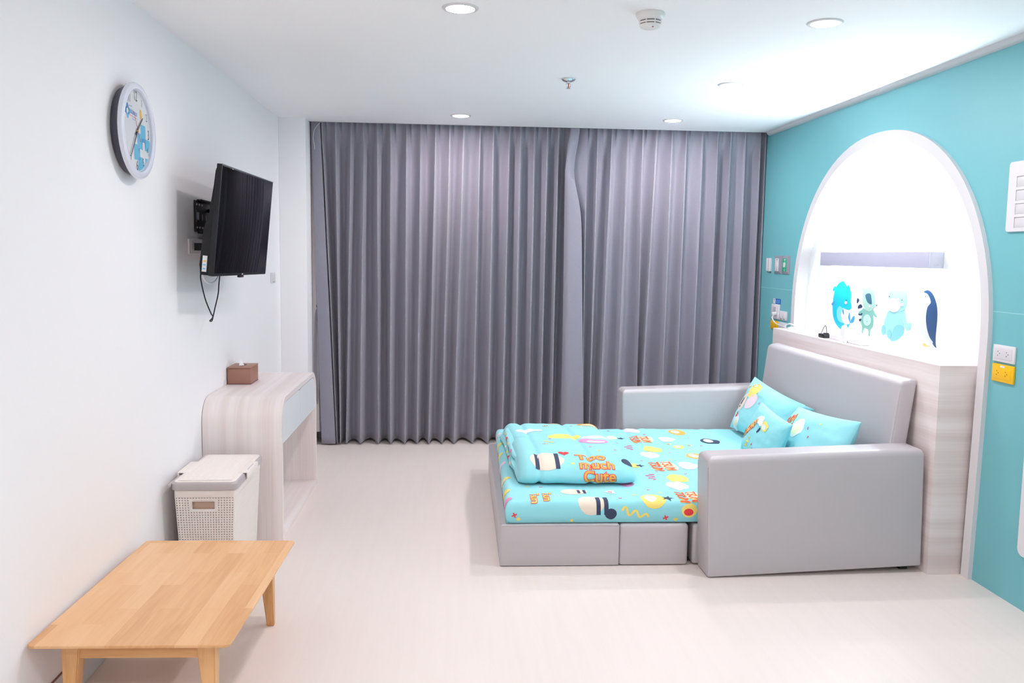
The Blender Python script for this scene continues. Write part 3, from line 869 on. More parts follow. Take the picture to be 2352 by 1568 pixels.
# ------------------------------------------------------------------ console with waterfall ends
e = empty('console_table', (-1.115, 5.2, 0), 'pale wood-grain console with rounded ends and white drawers against the left wall', 'console table')
CX0, CX1, CY0, CY1, CZ1 = XL + .003, -.905, 4.61, 5.80, .785
def arc_top(y0, y1, z1, r, n=10):
    P = [(y0, 0)]
    P += [(y0 + r - r * math.cos(PI / 2 * k / n), z1 - r + r * math.sin(PI / 2 * k / n)) for k in range(n + 1)]
    P += [(y1 - r + r * math.sin(PI / 2 * k / n), z1 - r + r * math.cos(PI / 2 * k / n)) for k in range(n + 1)]
    return P + [(y1, 0)]
O_ = arc_top(CY0, CY1, CZ1, .135); I_ = arc_top(CY0 + .03, CY1 - .03, CZ1 - .034, .10)
m = MB(); t = bmesh.new()
L4 = [[t.verts.new((x, *p)) for p in P] for x, P in ((CX0, O_), (CX1, O_), (CX1, I_), (CX0, I_))]
for q in range(4):
    a, b = L4[q], L4[(q + 1) % 4]
    for i in range(len(O_) - 1): t.faces.new([a[i], a[i + 1], b[i + 1], b[i]])
t.faces.new([l[0] for l in L4]); t.faces.new([l[-1] for l in L4])
bmesh.ops.bevel(t, geom=[ed for ed in t.edges if all(abs(v.co.x - CX1) < 1e-6 for v in ed.verts)], offset=.003, segments=2, affect='EDGES')
m.add(t, M['lamx']); m.build('waterfall_body', parent=e, ang=28)
m = MB(); m.box(CX0, CX1 - .002, CY0 + .03, CY1 - .03, .0, .032, M['lamx'], .002); m.build('bottom_panel', parent=e)
m = MB(); m.box(CX0, CX0 + .015, CY0 + .03, CY1 - .03, .032, .53, M['lamx']); m.build('back_panel', parent=e)
def drawer(y0, y1, left):
    r = .098; zb, zt = .532, CZ1 - .037; ch = .026
    arc = [(math.cos(PI / 2 * k / 8), math.sin(PI / 2 * k / 8)) for k in range(9)]
    if left: P = [(y0, zb), (y1, zb), (y1, zt - .016), (y1 - ch, zt)] + [(y0 + r - r * s_, zt - r + r * c_) for c_, s_ in [(arc[k][0], arc[k][1]) for k in range(9)]]
    else: P = [(y1, zb), (y0, zb), (y0, zt - .016), (y0 + ch, zt)] + [(y1 - r + r * s_, zt - r + r * c_) for c_, s_ in [(arc[k][0], arc[k][1]) for k in range(9)]]
    m = MB(); m.prism(P, CX0 + .04, CX1 - .004, M['drawer'], 'x')
    return m.build('drawer', parent=e, ang=20)
drawer(CY0 + .034, 5.198, True); drawer(5.203, CY1 - .034, False)

# tissue box
TBX0, TBX1, TBY0, TBY1, TBZ = -1.322, -1.186, 5.135, 5.335, .7853
e = empty('tissue_box', ((TBX0 + TBX1) / 2, (TBY0 + TBY1) / 2, TBZ), 'brown leather-look tissue box on the console against the wall', 'tissue box')
m = MB(); m.box(TBX0, TBX1, TBY0, TBY1, TBZ, TBZ + .094, M['tissuebox'], .003)
m.box(TBX0 + .001, TBX1 + .0006, TBY0 - .0006, TBY1, TBZ, TBZ + .004, M['tissuedk'], .001); m.build('box_body', parent=e)
m = MB(); m.box(TBX0 - .001, TBX1 + .0015, TBY0 - .0015, TBY1 + .0015, TBZ + .0945, TBZ + .103, M['tissuebox'], .003)
m.prism([((TBX0 + TBX1) / 2 + .022 * a, (TBY0 + TBY1) / 2 + .055 * b) for a, b in ell(0, 0, 1, 1, 24)], TBZ + .1028, TBZ + .1034, M['tissuedk']); m.build('lid', parent=e)
m = MB(); cx_, cy_ = (TBX0 + TBX1) / 2, (TBY0 + TBY1) / 2
def tissue(u, v):
    w_ = .026 * (1 - .75 * v)
    return Vector((cx_ + .012 * math.sin(3 * u + 1) * (1 - v) - .012 * v, cy_ - .01 + u * w_ * 1.3, TBZ + .10 + .034 * v + .004 * math.cos(5 * u) * v))
m.grid(tissue, [-1 + k / 6 for k in range(13)], [k / 6 for k in range(7)], M['paper'])
o = m.build('tissue', parent=e); md = o.modifiers.new('t', 'SOLIDIFY'); md.thickness = .0015

# ------------------------------------------------------------------ laundry hamper
e = empty('laundry_hamper', (-1.135, 4.22, 0), 'cream woven-look plastic laundry hamper with grey-rimmed lid beside the console', 'laundry hamper')
HX0, HX1, HY0, HY1 = -1.272, -1.000, 3.965, 4.50
ZR = .468
def body_pt(x, y, z):
    k = (ZR - z) / ZR * .022
    cx, cy = (HX0 + HX1) / 2, (HY0 + HY1) / 2
    return Vector((x - math.copysign(k * min(1, abs(x - cx) / ((HX1 - HX0) / 2)), x - cx), y - math.copysign(k * min(1, abs(y - cy) / ((HY1 - HY0) / 2)), y - cy), z))
def lattice(m, P, nu, nv, hole, mt, skip=None, sink=None):
    """perforated panel: P(s, t) -> point; hole = share of the cell that is open"""
    t = bmesh.new(); cache = {}
    def V(s_, w_):
        k = (round(s_, 5), round(w_, 5))
        if k not in cache: cache[k] = t.verts.new(P(s_ / nu, w_ / nv))
        return cache[k]
    h = hole / 2
    for i in range(nu):
        for j in range(nv):
            o = [V(i, j), V(i + 1, j), V(i + 1, j + 1), V(i, j + 1)]
            if skip:
                a = skip(i, j)
                if a == 1: continue
                if a == 2: t.faces.new(o); continue
            q = [V(i + .5 - h, j + .5 - h), V(i + .5 + h, j + .5 - h), V(i + .5 + h, j + .5 + h), V(i + .5 - h, j + .5 + h)]
            for k in range(4): t.faces.new([o[k], o[(k + 1) % 4], q[(k + 1) % 4], q[k]])
            if sink:
                for v in q: v.co += sink
                t.faces.new(q)
    m.add(t, mt)
nz = 36
def grip(i, j):
    if 6 <= i <= 13 and 31 <= j <= 33: return 1
    if 5 <= i <= 14 and 30 <= j <= 34: return 2
    return 0
m = MB()
zt_, zb_ = ZR - .032, .012
for yy, sg in ((HY0, 0), (HY1, 1)):
    lattice(m, lambda a, b, yy=yy: body_pt(HX0 + (HX1 - HX0) * a, yy, zb_ + (zt_ - zb_) * b), 21, nz, .36, M['cream'], grip)
for xx in (HX0, HX1):
    lattice(m, lambda a, b, xx=xx: body_pt(xx, HY0 + (HY1 - HY0) * a, zb_ + (zt_ - zb_) * b), 42, nz, .36, M['cream'])
o = m.build('woven_body', parent=e); md = o.modifiers.new('wall', 'SOLIDIFY'); md.thickness = .0025; md.offset = 0
m = MB(); m.box(HX0 + .022, HX1 - .022, HY0 + .022, HY1 - .022, .0, .014, M['creamd'], .002)
m.build('floor_panel', parent=e)
m = MB()
t = bmesh.new()
for a, b in ((HX0 + .03, HY0 + .03), (HX1 - .03, HY0 + .03), (HX1 - .03, HY1 - .03), (HX0 + .03, HY1 - .03)): pass
t.free()
m.loft(HX0 - .004, HX1 + .004, HY0 - .004, HY1 + .004, [(ZR - .034, .001), (ZR - .032, 0), (ZR - .003, 0), (ZR, .002)], .02, M['cream'], nc=6)
m.build('top_band', parent=e)
m = MB(); m.loft(HX0 + .010, HX1 - .010, HY0 + .010, HY1 - .010, [(.02, .024), (ZR * .5, .013), (ZR - .036, .003)], .02, M['creamd'])
c = m.build('laundry_bag', parent=e); c['label'] = 'tan bag seen through the holes'
m = MB(); m.loft(HX0 - .014, HX1 + .014, HY0 - .014, HY1 + .014, [(ZR + .002, .003), (ZR + .004, 0), (ZR + .030, 0), (ZR + .036, .004), (ZR + .038, .008)], .028, M['lidgrey'], nc=8)
m.box(HX0 - .026, HX0 - .012, HY0 - .02, HY1 + .02, ZR + .018, ZR + .032, M['lidgrey'], .004)
lr_ = m.build('lid', parent=e)
m = MB(); zl = ZR + .040
m.loft(HX0 - .004, HX1 + .004, HY0 - .003, HY1 + .003, [(ZR + .030, 0), (ZR + .040, 0), (ZR + .042, .003)], .024, M['cream'], nc=8)
lattice(m, lambda a, b: Vector((HX0 + .012 + (HX1 - HX0 - .024) * a, HY0 + .012 + (HY1 - HY0 - .024) * b, ZR + .0438)), 22, 44, .5, M['cream'], sink=Vector((0, 0, -.0016)))
m.build('lid_plate', parent=lr_)
for sg, xh in ((1, HX1), (-1, HX0)):
    m = MB()
    xa, xb = (xh - .02, xh + .024) if sg > 0 else (xh - .030, xh + .02)
    m.box(xa, xb, 4.12, 4.34, ZR + .039, ZR + .045, M['cream'], .003)
    xe = xb if sg > 0 else xa
    m.box(xe - .004, xe + .004, 4.12, 4.34, ZR + .012, ZR + .045, M['cream'], .003)
    if sg > 0:
        for k in range(6): m.box(xe - .012, xe - .006, 4.17 + .02 * k, 4.183 + .02 * k, ZR + .0448, ZR + .0456, M['greyl'])
    m.build('latch', parent=lr_)

# ------------------------------------------------------------------ low table
TA = math.radians(-1.6)
FTB = lambda p: Vector((-.992 + p[0] * math.cos(TA) - p[1] * math.sin(TA), 3.147 + p[0] * math.sin(TA) + p[1] * math.cos(TA), p[2]))
e = empty('low_table', (-.992, 3.147, 0), 'low rectangular light wood table with tapered legs in the near left corner', 'table')
e.rotation_euler = (0, 0, TA)
def tb(m, name):
    o = m.build(name); o.parent = e; return o
TWx, TLy, TZ = .316, .497, .336
m = MB(); m.loft(-TWx, TWx, -TLy, TLy, [(TZ - .024, .045), (TZ - .0095, .001), (TZ - .007, 0), (TZ - .002, 0), (TZ, .002)], .022, M['wood'], nc=8); tb(m, 'tabletop')
ix, iy = TWx - .075, TLy - .082
for yy in (-iy + .012, iy - .012):
    m = MB(); m.box(-ix + .05, ix - .05, yy - .01, yy + .01, TZ - .082, TZ - .023, M['apw'], .002); tb(m, 'apron')
for xx in (-ix + .012, ix - .012):
    m = MB(); m.box(xx - .01, xx + .01, -iy + .05, iy - .05, TZ - .082, TZ - .023, M['legw'], .002); tb(m, 'apron')
for sx in (-1, 1):
    for sy in (-1, 1):
        m = MB(); t = bmesh.new(); R_ = []
        for z, w_ in ((TZ - .023, .062), (TZ - .07, .056), (.004, .030), (0, .027)):
            x0, y0 = sx * (ix + .004), sy * (iy + .004)
            if z < .005: x0 -= sx * .001; y0 -= sy * .001
            R_.append([t.verts.new((x0 - (w_ if a else 0) * sx, y0 - (w_ if b else 0) * sy, z)) for a, b in ((0, 0), (1, 0), (1, 1), (0, 1))])
        for a, b in zip(R_, R_[1:]):
            for k in range(4): t.faces.new([a[k], a[(k + 1) % 4], b[(k + 1) % 4], b[k]])
        t.faces.new(R_[0]); t.faces.new(R_[-1])
        bmesh.ops.recalc_face_normals(t, faces=t.faces[:])
        bmesh.ops.bevel(t, geom=[ed for ed in t.edges if abs(ed.verts[0].co.z - ed.verts[1].co.z) > .02], offset=.004, segments=2, affect='EDGES')
        m.add(t, M['legw']); tb(m, 'leg')

# ------------------------------------------------------------------ headboard cabinet, lamp, wall stickers
m = MB(); m.box(2.401, XN - .002, 3.999, 6.191, .0, 1.06, M['lamz'], .002)
tag(m.build('headboard_cabinet', loc=(2.53, 5.1, 0)), 'pale wood-grain headboard cabinet standing in the arched niche behind the sofa bed', 'headboard')
e = empty('bed_head_lamp', (XN, 5.065, 1.575), 'long horizontal grey lamp bar shining up and down inside the arched niche', 'wall lamp')
LX = 2.574
m = MB(); m.box(LX, LX + .006, 4.4605, 5.82, 1.531, 1.621, M['barfront'], .001); m.box(LX + .006, XN, 5.806, 5.818, 1.533, 1.619, M['barfront']); m.box(XN - .012, XN - .001, 4.462, 5.81, 1.540, 1.612, M['barfront'])
hs_ = m.build('housing', parent=e)
m = MB(); m.box(LX, XN - .001, 4.446, 4.460, 1.531, 1.621, M['barcap'], .002)
for k in range(3): m.box(LX + .022 + .011 * k, LX + .030 + .011 * k, 4.4452, 4.447, 1.546, 1.556, M['barfront'])
c = m.build('end_cap', parent=e); c['label'] = 'lighter end cap with a small mark'
for z0_, z1_, lm_ in ((1.613, 1.618, 'lampup'), (1.534, 1.539, 'lampdown')):
    m = MB(); m.box(LX + .008, XN - .014, 4.464, 5.802, z0_, z1_, M[lm_]); m.build('diffuser', parent=hs_)

ANIMALS={"whale":[["body",[[5.616,1.428],[5.681,1.412],[5.724,1.378],[5.749,1.331],[5.762,1.261],[5.751,1.196],[5.719,1.148],[5.668,1.118],[5.612,1.099],[5.591,1.098],[5.582,1.129],[5.571,1.138],[5.534,1.137],[5.515,1.119],[5.488,1.155],[5.51,1.144],[5.55,1.141],[5.588,1.149],[5.614,1.175],[5.624,1.205],[5.61,1.242],[5.591,1.245],[5.554,1.24],[5.513,1.239],[5.49,1.247],[5.478,1.263],[5.494,1.299],[5.494,1.347],[5.514,1.383],[5.536,1.406],[5.559,1.396],[5.586,1.414]]],["belly",[[5.646,1.256],[5.686,1.235],[5.689,1.196],[5.665,1.16],[5.609,1.145],[5.591,1.15],[5.616,1.175],[5.626,1.208],[5.611,1.241]]],["fin",[[5.731,1.29],[5.78,1.264],[5.753,1.254],[5.729,1.271]]],["hat",[[5.742,1.389],[5.77,1.361],[5.743,1.356],[5.721,1.386]]],["fin",[[5.599,1.242],[5.608,1.225],[5.591,1.205],[5.581,1.204],[5.587,1.23]]],["fin",[[5.5,1.226],[5.517,1.19],[5.492,1.162],[5.486,1.159],[5.49,1.195]]],["fin",[[5.487,1.159],[5.45,1.199],[5.424,1.201],[5.435,1.169],[5.46,1.156]]]],"raccoon":[["tailw",[[5.405,1.323],[5.43,1.312],[5.397,1.286],[5.387,1.255],[5.373,1.205],[5.356,1.175],[5.329,1.163],[5.336,1.19],[5.322,1.229],[5.335,1.276],[5.375,1.311]]],["dark",[[5.402,1.323],[5.375,1.313],[5.398,1.289],[5.408,1.299]]],["dark",[[5.388,1.272],[5.35,1.287],[5.33,1.269],[5.383,1.256]]],["dark",[[5.376,1.225],[5.323,1.232],[5.325,1.218],[5.37,1.215]]],["dark",[[5.364,1.188],[5.333,1.194],[5.335,1.18],[5.356,1.176]]],["body",[[5.312,1.263],[5.346,1.244],[5.372,1.236],[5.365,1.224],[5.343,1.226],[5.32,1.237],[5.327,1.208],[5.334,1.173],[5.316,1.14],[5.318,1.113],[5.307,1.098],[5.299,1.121],[5.284,1.14],[5.262,1.135],[5.238,1.132],[5.229,1.114],[5.23,1.097],[5.209,1.092],[5.212,1.116],[5.207,1.133],[5.179,1.155],[5.173,1.192],[5.184,1.23],[5.163,1.223],[5.142,1.217],[5.133,1.224],[5.158,1.24],[5.184,1.261],[5.213,1.25],[5.261,1.246],[5.297,1.258]]],["head",[[5.274,1.419],[5.255,1.41],[5.216,1.393],[5.186,1.371],[5.172,1.338],[5.165,1.299],[5.15,1.293],[5.182,1.272],[5.206,1.252],[5.247,1.247],[5.283,1.255],[5.314,1.277],[5.328,1.313],[5.329,1.351],[5.358,1.385],[5.33,1.392],[5.291,1.391],[5.265,1.403]]],["mask",[[5.295,1.346],[5.28,1.356],[5.253,1.362],[5.225,1.357],[5.214,1.336],[5.204,1.299],[5.225,1.294],[5.261,1.304],[5.284,1.326]]],["nose",[[5.151,1.295],[5.13,1.296],[5.143,1.284]]],["ear",[[5.353,1.386],[5.324,1.368],[5.326,1.354],[5.342,1.367]]]],"hippo":[["arm",[[4.834,1.275],[4.82,1.229],[4.8,1.181],[4.775,1.166],[4.752,1.167],[4.732,1.187],[4.731,1.208],[4.752,1.213],[4.774,1.209],[4.796,1.246],[4.809,1.283]]],["body",[[4.992,1.267],[5.023,1.23],[5.041,1.19],[5.034,1.158],[5.017,1.124],[4.988,1.117],[4.96,1.094],[4.934,1.087],[4.886,1.098],[4.835,1.125],[4.808,1.149],[4.806,1.184],[4.822,1.22],[4.837,1.274],[4.919,1.275]]],["leg",[[4.861,1.192],[4.908,1.18],[4.94,1.14],[4.955,1.107],[4.928,1.088],[4.869,1.104],[4.819,1.136],[4.807,1.159],[4.816,1.186]]],["head",[[4.889,1.438],[4.942,1.429],[4.983,1.405],[5.001,1.376],[5.001,1.344],[4.977,1.297],[4.949,1.273],[4.9,1.268],[4.852,1.273],[4.812,1.288],[4.79,1.321],[4.79,1.361],[4.802,1.403],[4.834,1.431]]],["head",[[4.982,1.431],[4.974,1.412],[4.957,1.42]]],["head",[[4.803,1.412],[4.788,1.434],[4.789,1.419]]]],"penguin":[["pale",[[4.617,1.399],[4.646,1.368],[4.611,1.343],[4.634,1.264],[4.645,1.212],[4.623,1.16],[4.575,1.123],[4.507,1.121],[4.545,1.235],[4.547,1.34],[4.562,1.381]]],["back",[[4.622,1.397],[4.594,1.409],[4.565,1.407],[4.532,1.391],[4.499,1.355],[4.479,1.313],[4.473,1.261],[4.475,1.212],[4.477,1.159],[4.472,1.116],[4.463,1.099],[4.484,1.105],[4.504,1.12],[4.502,1.128],[4.536,1.151],[4.567,1.195],[4.583,1.244],[4.583,1.285],[4.573,1.318],[4.547,1.34],[4.555,1.363],[4.584,1.388]]],["yellow",[[4.599,1.097],[4.595,1.111],[4.58,1.114],[4.552,1.105],[4.52,1.1],[4.562,1.095]]]]}
ELL={"whale_eye":[[5.557,1.302],[5.548,1.299]],"whale_cheek":[[5.559,1.285],[5.54,1.274]],"rac_belly":[[5.253,1.191],[5.202,1.154]],"rac_cheek":[[5.228,1.28],[5.214,1.273]],"rac_navel":[[5.252,1.182],[5.246,1.18]],"rac_eye":[[5.221,1.304],[5.214,1.301]],"hip_muz":[[4.937,1.306],[4.861,1.264]],"hip_n":[[4.888,1.337],[4.868,1.326]],"hip_n2":[[4.887,1.332],[4.881,1.328]],"hip_e1":[[4.992,1.354],[4.986,1.35]],"hip_e2":[[4.844,1.34],[4.837,1.337]],"hip_cheek":[[4.837,1.314],[4.818,1.304]],"hip_foot":[[5.042,1.146],[5.016,1.114]],"hip_foot2":[[4.971,1.128],[4.946,1.1]],"pen_beak":[[4.653,1.366],[4.643,1.362]],"pen_eye":[[4.599,1.375],[4.595,1.372]]}
SM = dict(body=mat('sticker_cyan', (0.000, 0.396, 0.518), .5), belly=mat('sticker_pale_cyan', (0.158, 0.518, 0.576), .5), fin=mat('sticker_blue', (0.036, 0.259, 0.446), .5),
          rbody=mat('sticker_green', (0.144, 0.346, 0.288), .5), rhead=mat('sticker_pale_green', (0.259, 0.418, 0.346), .5), rbelly=mat('sticker_mint', (0.360, 0.518, 0.475), .5), tail=mat('sticker_white_green', (0.533, 0.590, 0.576), .5),
          dark=mat('sticker_navy', (0.009, 0.022, 0.065), .5), mask=mat('sticker_slate', (0.029, 0.094, 0.137), .5), hbody=mat('sticker_aqua', (0.245, 0.504, 0.547), .5), hleg=mat('sticker_deep_aqua', (0.158, 0.418, 0.504), .5), hhead=mat('sticker_light_aqua', (0.274, 0.518, 0.547), .5),
          white=mat('sticker_white', (.84, .87, .87), .5), pale=mat('sticker_pale_blue', (0.533, 0.590, 0.626), .5), pink=mat('sticker_pink', (0.612, 0.396, 0.432), .5), back=mat('sticker_penguin_blue', (0.011, 0.050, 0.144), .5), yellow=mat('sticker_yellow', (0.612, 0.475, 0.158), .5))
def sticker(name, label, layers):
    ys = [p[0] for _, P in layers for p in P]; zs = [p[1] for _, P in layers for p in P]
    m = MB()
    for k, (mt, P) in enumerate(layers):
        x = XN - .0006 - .00025 * k
        m.prism(P, x, x - .0002, SM[mt], 'x')
    return tag(m.build(name), label, 'wall sticker', 'animal wall stickers in the arched niche')
def L_(key, ren): return [(ren.get(k, k), smooth_poly([tuple(p) for p in P], 4) if k not in ('nose',) else [tuple(p) for p in P]) for k, P in ANIMALS[key]]
def E_(key): (a, b), (c, d) = ELL[key]; return ell(a, b, abs(a - c), abs(b - d), 22)
w_ = L_('whale', dict(hat='body'))
sticker('whale_sticker', 'bright cyan whale wall sticker, leftmost of the four animals', w_ + [('dark', E_('whale_eye')), ('pink', E_('whale_cheek'))])
r_ = L_('raccoon', dict(tailw='tail', body='rbody', head='rhead', nose='dark', ear='tail'))
sticker('raccoon_sticker', 'green raccoon wall sticker with a striped tail', r_ + [('rbelly', E_('rac_belly')), ('pink', E_('rac_cheek')), ('dark', E_('rac_navel')), ('dark', E_('rac_eye'))])
h_ = L_('hippo', dict(arm='hhead', body='hbody', leg='hleg', head='hhead'))
sticker('hippo_sticker', 'pale aqua sitting hippo wall sticker with a white muzzle', h_ + [('hleg', E_('hip_foot')), ('hleg', E_('hip_foot2')), ('white', E_('hip_muz')), ('white', E_('hip_n')), ('dark', E_('hip_e1')), ('dark', E_('hip_e2')), ('hleg', E_('hip_n2')), ('pink', E_('hip_cheek'))])
p_ = L_('penguin', {})
sticker('penguin_sticker', 'dark blue and white penguin wall sticker, nearest the arch frame', p_ + [('yellow', E_('pen_beak')), ('dark', E_('pen_eye'))])

# things on the headboard ledge
zt = 1.0602
m = MB()
m.box(2.455, 2.515, 4.93, 5.36, zt, zt + .028, M['plate'], .004)
for k in range(4):
    for dx, dy in ((-.008, .012), (-.008, -.012), (.006, 0)): m.box(2.485 + dx - .003, 2.485 + dx + .003, 4.99 + .085 * k + dy - .003, 4.99 + .085 * k + dy + .003, zt + .0275, zt + .0286, M['hole'])
tag(m.build('power_strip'), 'white power strip lying on the headboard ledge under the whale', 'power strip')
e = empty('black_charger', (2.455, 5.43, zt), 'small black plug adapter with a thin cord on the headboard ledge', 'charger')
m = MB(); m.box(2.43, 2.475, 5.385, 5.475, zt, zt + .026, M['black'], .005); m.box(2.44, 2.468, 5.39, 5.42, zt + .026, zt + .034, M['black'], .003); m.build('adapter_body', parent=e)
m = MB(); m.tube(spline([(2.455, 5.40, zt + .032), (2.458, 5.41, zt + .055), (2.46, 5.43, zt + .078), (2.47, 5.47, zt + .072), (2.48, 5.53, zt + .03), (2.485, 5.56, zt + .003)], 6), .0022, M['black'], 6); m.build('cord', parent=e)
e = empty('white_charger', (2.46, 5.15, zt), 'upright white charger block standing on the headboard ledge below the whale tail', 'charger')
m = MB(); m.loft(2.432, 2.452, 5.095, 5.165, [(zt, .0), (zt + .09, .004), (zt + .102, .008)], .006, M['cablew']); m.build('charger_body', parent=e)
m = MB(); m.tube(spline([(2.442, 5.12, zt + .01), (2.43, 5.105, zt + .006), (2.42, 5.08, zt + .004), (2.415, 5.06, zt + .003)], 5), .0025, M['greyl'], 6); m.build('cord', parent=e)
e = empty('white_charging_cable', (2.5, 6.1, zt), 'coiled white charging cable at the far end of the headboard ledge', 'cable')
m = MB(); pts = [(XR - .03, 6.605, 1.135), (2.553, 6.600, 1.12), (2.545, 6.59, 1.105), (2.545, 6.56, 1.085), (2.54, 6.50, 1.07), (2.53, 6.40, 1.064), (2.51, 6.25, 1.064), (2.48, 6.15, 1.066), (2.455, 6.09, 1.088), (2.455, 6.0, 1.105), (2.48, 5.92, 1.085), (2.51, 5.88, 1.066), (2.53, 5.95, 1.066), (2.50, 6.06, 1.068), (2.455, 6.05, 1.068), (2.448, 5.99, 1.080), (2.46, 5.90, 1.086), (2.48, 5.83, 1.068), (2.51, 5.80, 1.065), (2.53, 5.86, 1.066)]
m.tube(spline(pts, 6), .0042, M['cablew'], 8); m.build('cord', parent=e)
m = MB(); m.box(XR - .045, XR - .0125, 6.585, 6.615, 1.128, 1.152, M['cablew'], .005); m.build('plug', parent=e)

# fittings on the teal wall
m = MB(FR(6.815, 1.525))
m.box(-.048, -.004, -.052, .052, 0, .014, M['plate'], .003); m.box(.006, .050, -.055, .052, 0, .018, M['plate'], .003); m.box(-.004, .006, -.05, .05, 0, .006, M['greyp'])
for dx in (-.015, .012, .03): m.box(dx, dx + .003, -.068, -.05, .002, .005, M['greyp'])
tag(m.build('door_sensor'), 'small white two-bar sensor on the teal wall next to the curtain', 'sensor')
def call_plate(y, ins, label):
    e = empty('call_plate', (XR, y, 1.525), label, 'call switch', 'grey call plates on the teal wall')
    m = MB(FR(y, 1.525)); t = bmesh.new()
    A_ = [t.verts.new(p) for p in ((-.074, -.072, 0), (.074, -.072, 0), (.074, .072, 0), (-.074, .072, 0))]; B_ = [t.verts.new(p) for p in ((-.072, -.070, .006), (.072, -.070, .006), (.072, .070, .006), (-.072, .070, .006))]
    C_ = [t.verts.new(p) for p in ((-.046, -.052, .014), (.038, -.052, .014), (.038, .052, .014), (-.046, .052, .014))]
    for a, b in ((A_, B_), (B_, C_)):
        for k in range(4): t.faces.new([a[k], a[(k + 1) % 4], b[(k + 1) % 4], b[k]])
    t.faces.new(C_); t.faces.new(A_[::-1]); m.add(t, M['greyp']); m.build('bezel', parent=e, ang=10)
    m = MB(FR(y, 1.525)); m.box(-.042, .034, -.050, .050, .0135, .016, M[ins], .001)
    dk = 'greyp' if ins == 'plate' else 'plate'
    m.box(-.018, .018, .037, .044, .0158, .0164, M[dk]); m.box(-.006, .010, .027, .031, .0158, .0164, M[dk])
    m.box(-.004, .004, -.033, -.028, .0158, .0164, M[dk]); m.box(-.008, .006, -.047, -.040, .0158, .0164, M[dk]); m.box(-.022, .022, -.0355, -.0345, .0158, .0162, M[dk])
    c = m.build('insert', parent=e); ic_ = c; c['label'] = ('green' if ins == 'green' else 'white') + ' insert'
    m = MB(FR(y, 1.525)); m.box(-.020, .016, -.018, .020, .0155, .0195, M['plate'], .004); m.box(-.002, .002, -.002, .004, .0193, .0198, M['greyl']); m.build('push_button', parent=ic_)
call_plate(6.622, 'plate', 'grey call plate with a white insert on the teal wall')
call_plate(6.462, 'green', 'grey call plate with a green insert beside the arch')
m = MB(FR(6.622, 1.240)); m.box(-.077, -.030, -.022, .016, 0, .0012, M['sticker']); m.box(-.030, .077, -.024, .016, 0, .0013, M['blue'])
m.flat(ell(-.054, .006, .008, .005, 12), M['blue'], lambda p: FR(6.622, 1.240)((p[0], p[1], .0016))); m.box(-.060, -.048, -.016, -.002, .001, .0015, M['greyl'])
for k, (a, b) in enumerate(((-.018, .066), (-.022, .06), (-.018, .064))): m.box(a, b, .003 - .010 * k, .008 - .010 * k, .0012, .0017, M['logol'])
tag(m.build('notice_sticker'), 'small blue and white sticker above the white sockets on the teal wall', 'sticker')
e = socket_plate('charging_socket', FR(6.632, 1.155), .165, .116, 'tall white charging socket with a white plug in it', 'wall socket', kind='none')
m = MB(FR(6.632, 1.155)); m.box(-.028, .022, .0, .036, .0105, .0142, M['greyl'], .001)
m.build('port_panel', parent=e)
socket_plate('double_switch', FR(6.468, 1.132), .15, .070, 'white double switch next to the charging socket, touching the arch frame', 'light switch', kind='switch')
def neon(y, z):
    def f(e):
        m = MB(FR(y, z)); m.box(-.016, .016, .024, .034, .0105, .0125, M['plate'], .001); c = m.build('indicator_window', parent=e); c['label'] = 'small white window'
    return f
socket_plate('yellow_socket', FR(6.638, 1.046), .156, .067, 'yellow wall socket above the far end of the headboard', 'wall socket', 'yellow', extra=neon(6.638, 1.042))
socket_plate('white_socket', FR(6.475, 1.046), .15, .067, 'white socket half hidden by the cable, right of the far yellow socket', 'wall socket')
socket_plate('white_socket', FR(3.792, 1.143), .158, .080, 'white double socket above a yellow one, right of the arch', 'wall socket', gangs=1)
socket_plate('yellow_socket', FR(3.791, 1.051), .158, .084, 'yellow double socket directly below a white one, right of the arch', 'wall socket', 'yellow', extra=neon(3.791, 1.053))
e = empty('card_holder', (XR, 3.63, 1.87), 'white plastic card holder board with four slots at the right edge', 'card holder')
FB = FR(3.63, 1.87)
m = MB(FB); m.loft(-.212, .21, -.160, .160, [(0, 0), (.010, 0), (.012, .002)], .014, M['plate'], nc=6); bd_ = m.build('board', parent=e)
for k in range(4):
    zz = .090 - .0615 * k
    m = MB(FB); m.box(-.148, .16, zz - .046, zz, .0115, .0135, M['plate2'], .001); m.box(-.150, -.147, zz - .047, zz + .002, .0115, .0165, M['plate']); m.box(-.150, .16, zz, zz + .004, .0115, .018, M['plate'], .001); m.build('card_slot', parent=bd_)
m = MB(FR(3.2, .62)); m.loft(-.392, .40, -.37, .37, [(0, 0), (.014, 0), (.018, .003)], .035, M['plate'], nc=8)
tag(m.build('wall_panel_board'), 'white rounded-corner panel low on the teal wall at the right edge', 'wall panel')
# ------------------------------------------------------------------ sofa bed (leatherette): arms, back, pulled-out base
def shear(p):
    d = Vector(p); x = d.x - 1.272
    return Vector((d.x - .03 * d.z, d.y + .037 * x, d.z + .027 * max(0, x)))
def seam_loop(m, pts, r=.0016): m.tube(pts, r, M['leather'], 6)
e = empty('sofa_bed', (1.9, 5.1, 0), 'grey leatherette sofa bed pulled out in front of the arched niche', 'sofa bed')
for y0, y1 in ((3.990, 4.168), (6.075, 6.265)):
    m = MB(shear)
    m.loft(1.272, 2.388, y0, y1, rz(.004, .607, .034, .008), .012, M['leather'], bulge=.006, ns=10)
    xx = 1.2715
    for yq in (y0 + .006, y1 - .006): seam_loop(m, [(xx, yq, .015 + .54 * k / 6) for k in range(7)], .0013)
    m.build('armrest', parent=e, ang=40)
    for xq in (1.32, 2.32):
        m = MB(shear); m.box(xq - .02, xq + .02, y0 + .05, y1 - .05, -.0 - .027 * max(0, xq - 1.272), .01, M['dark']); m.build('foot', parent=e)
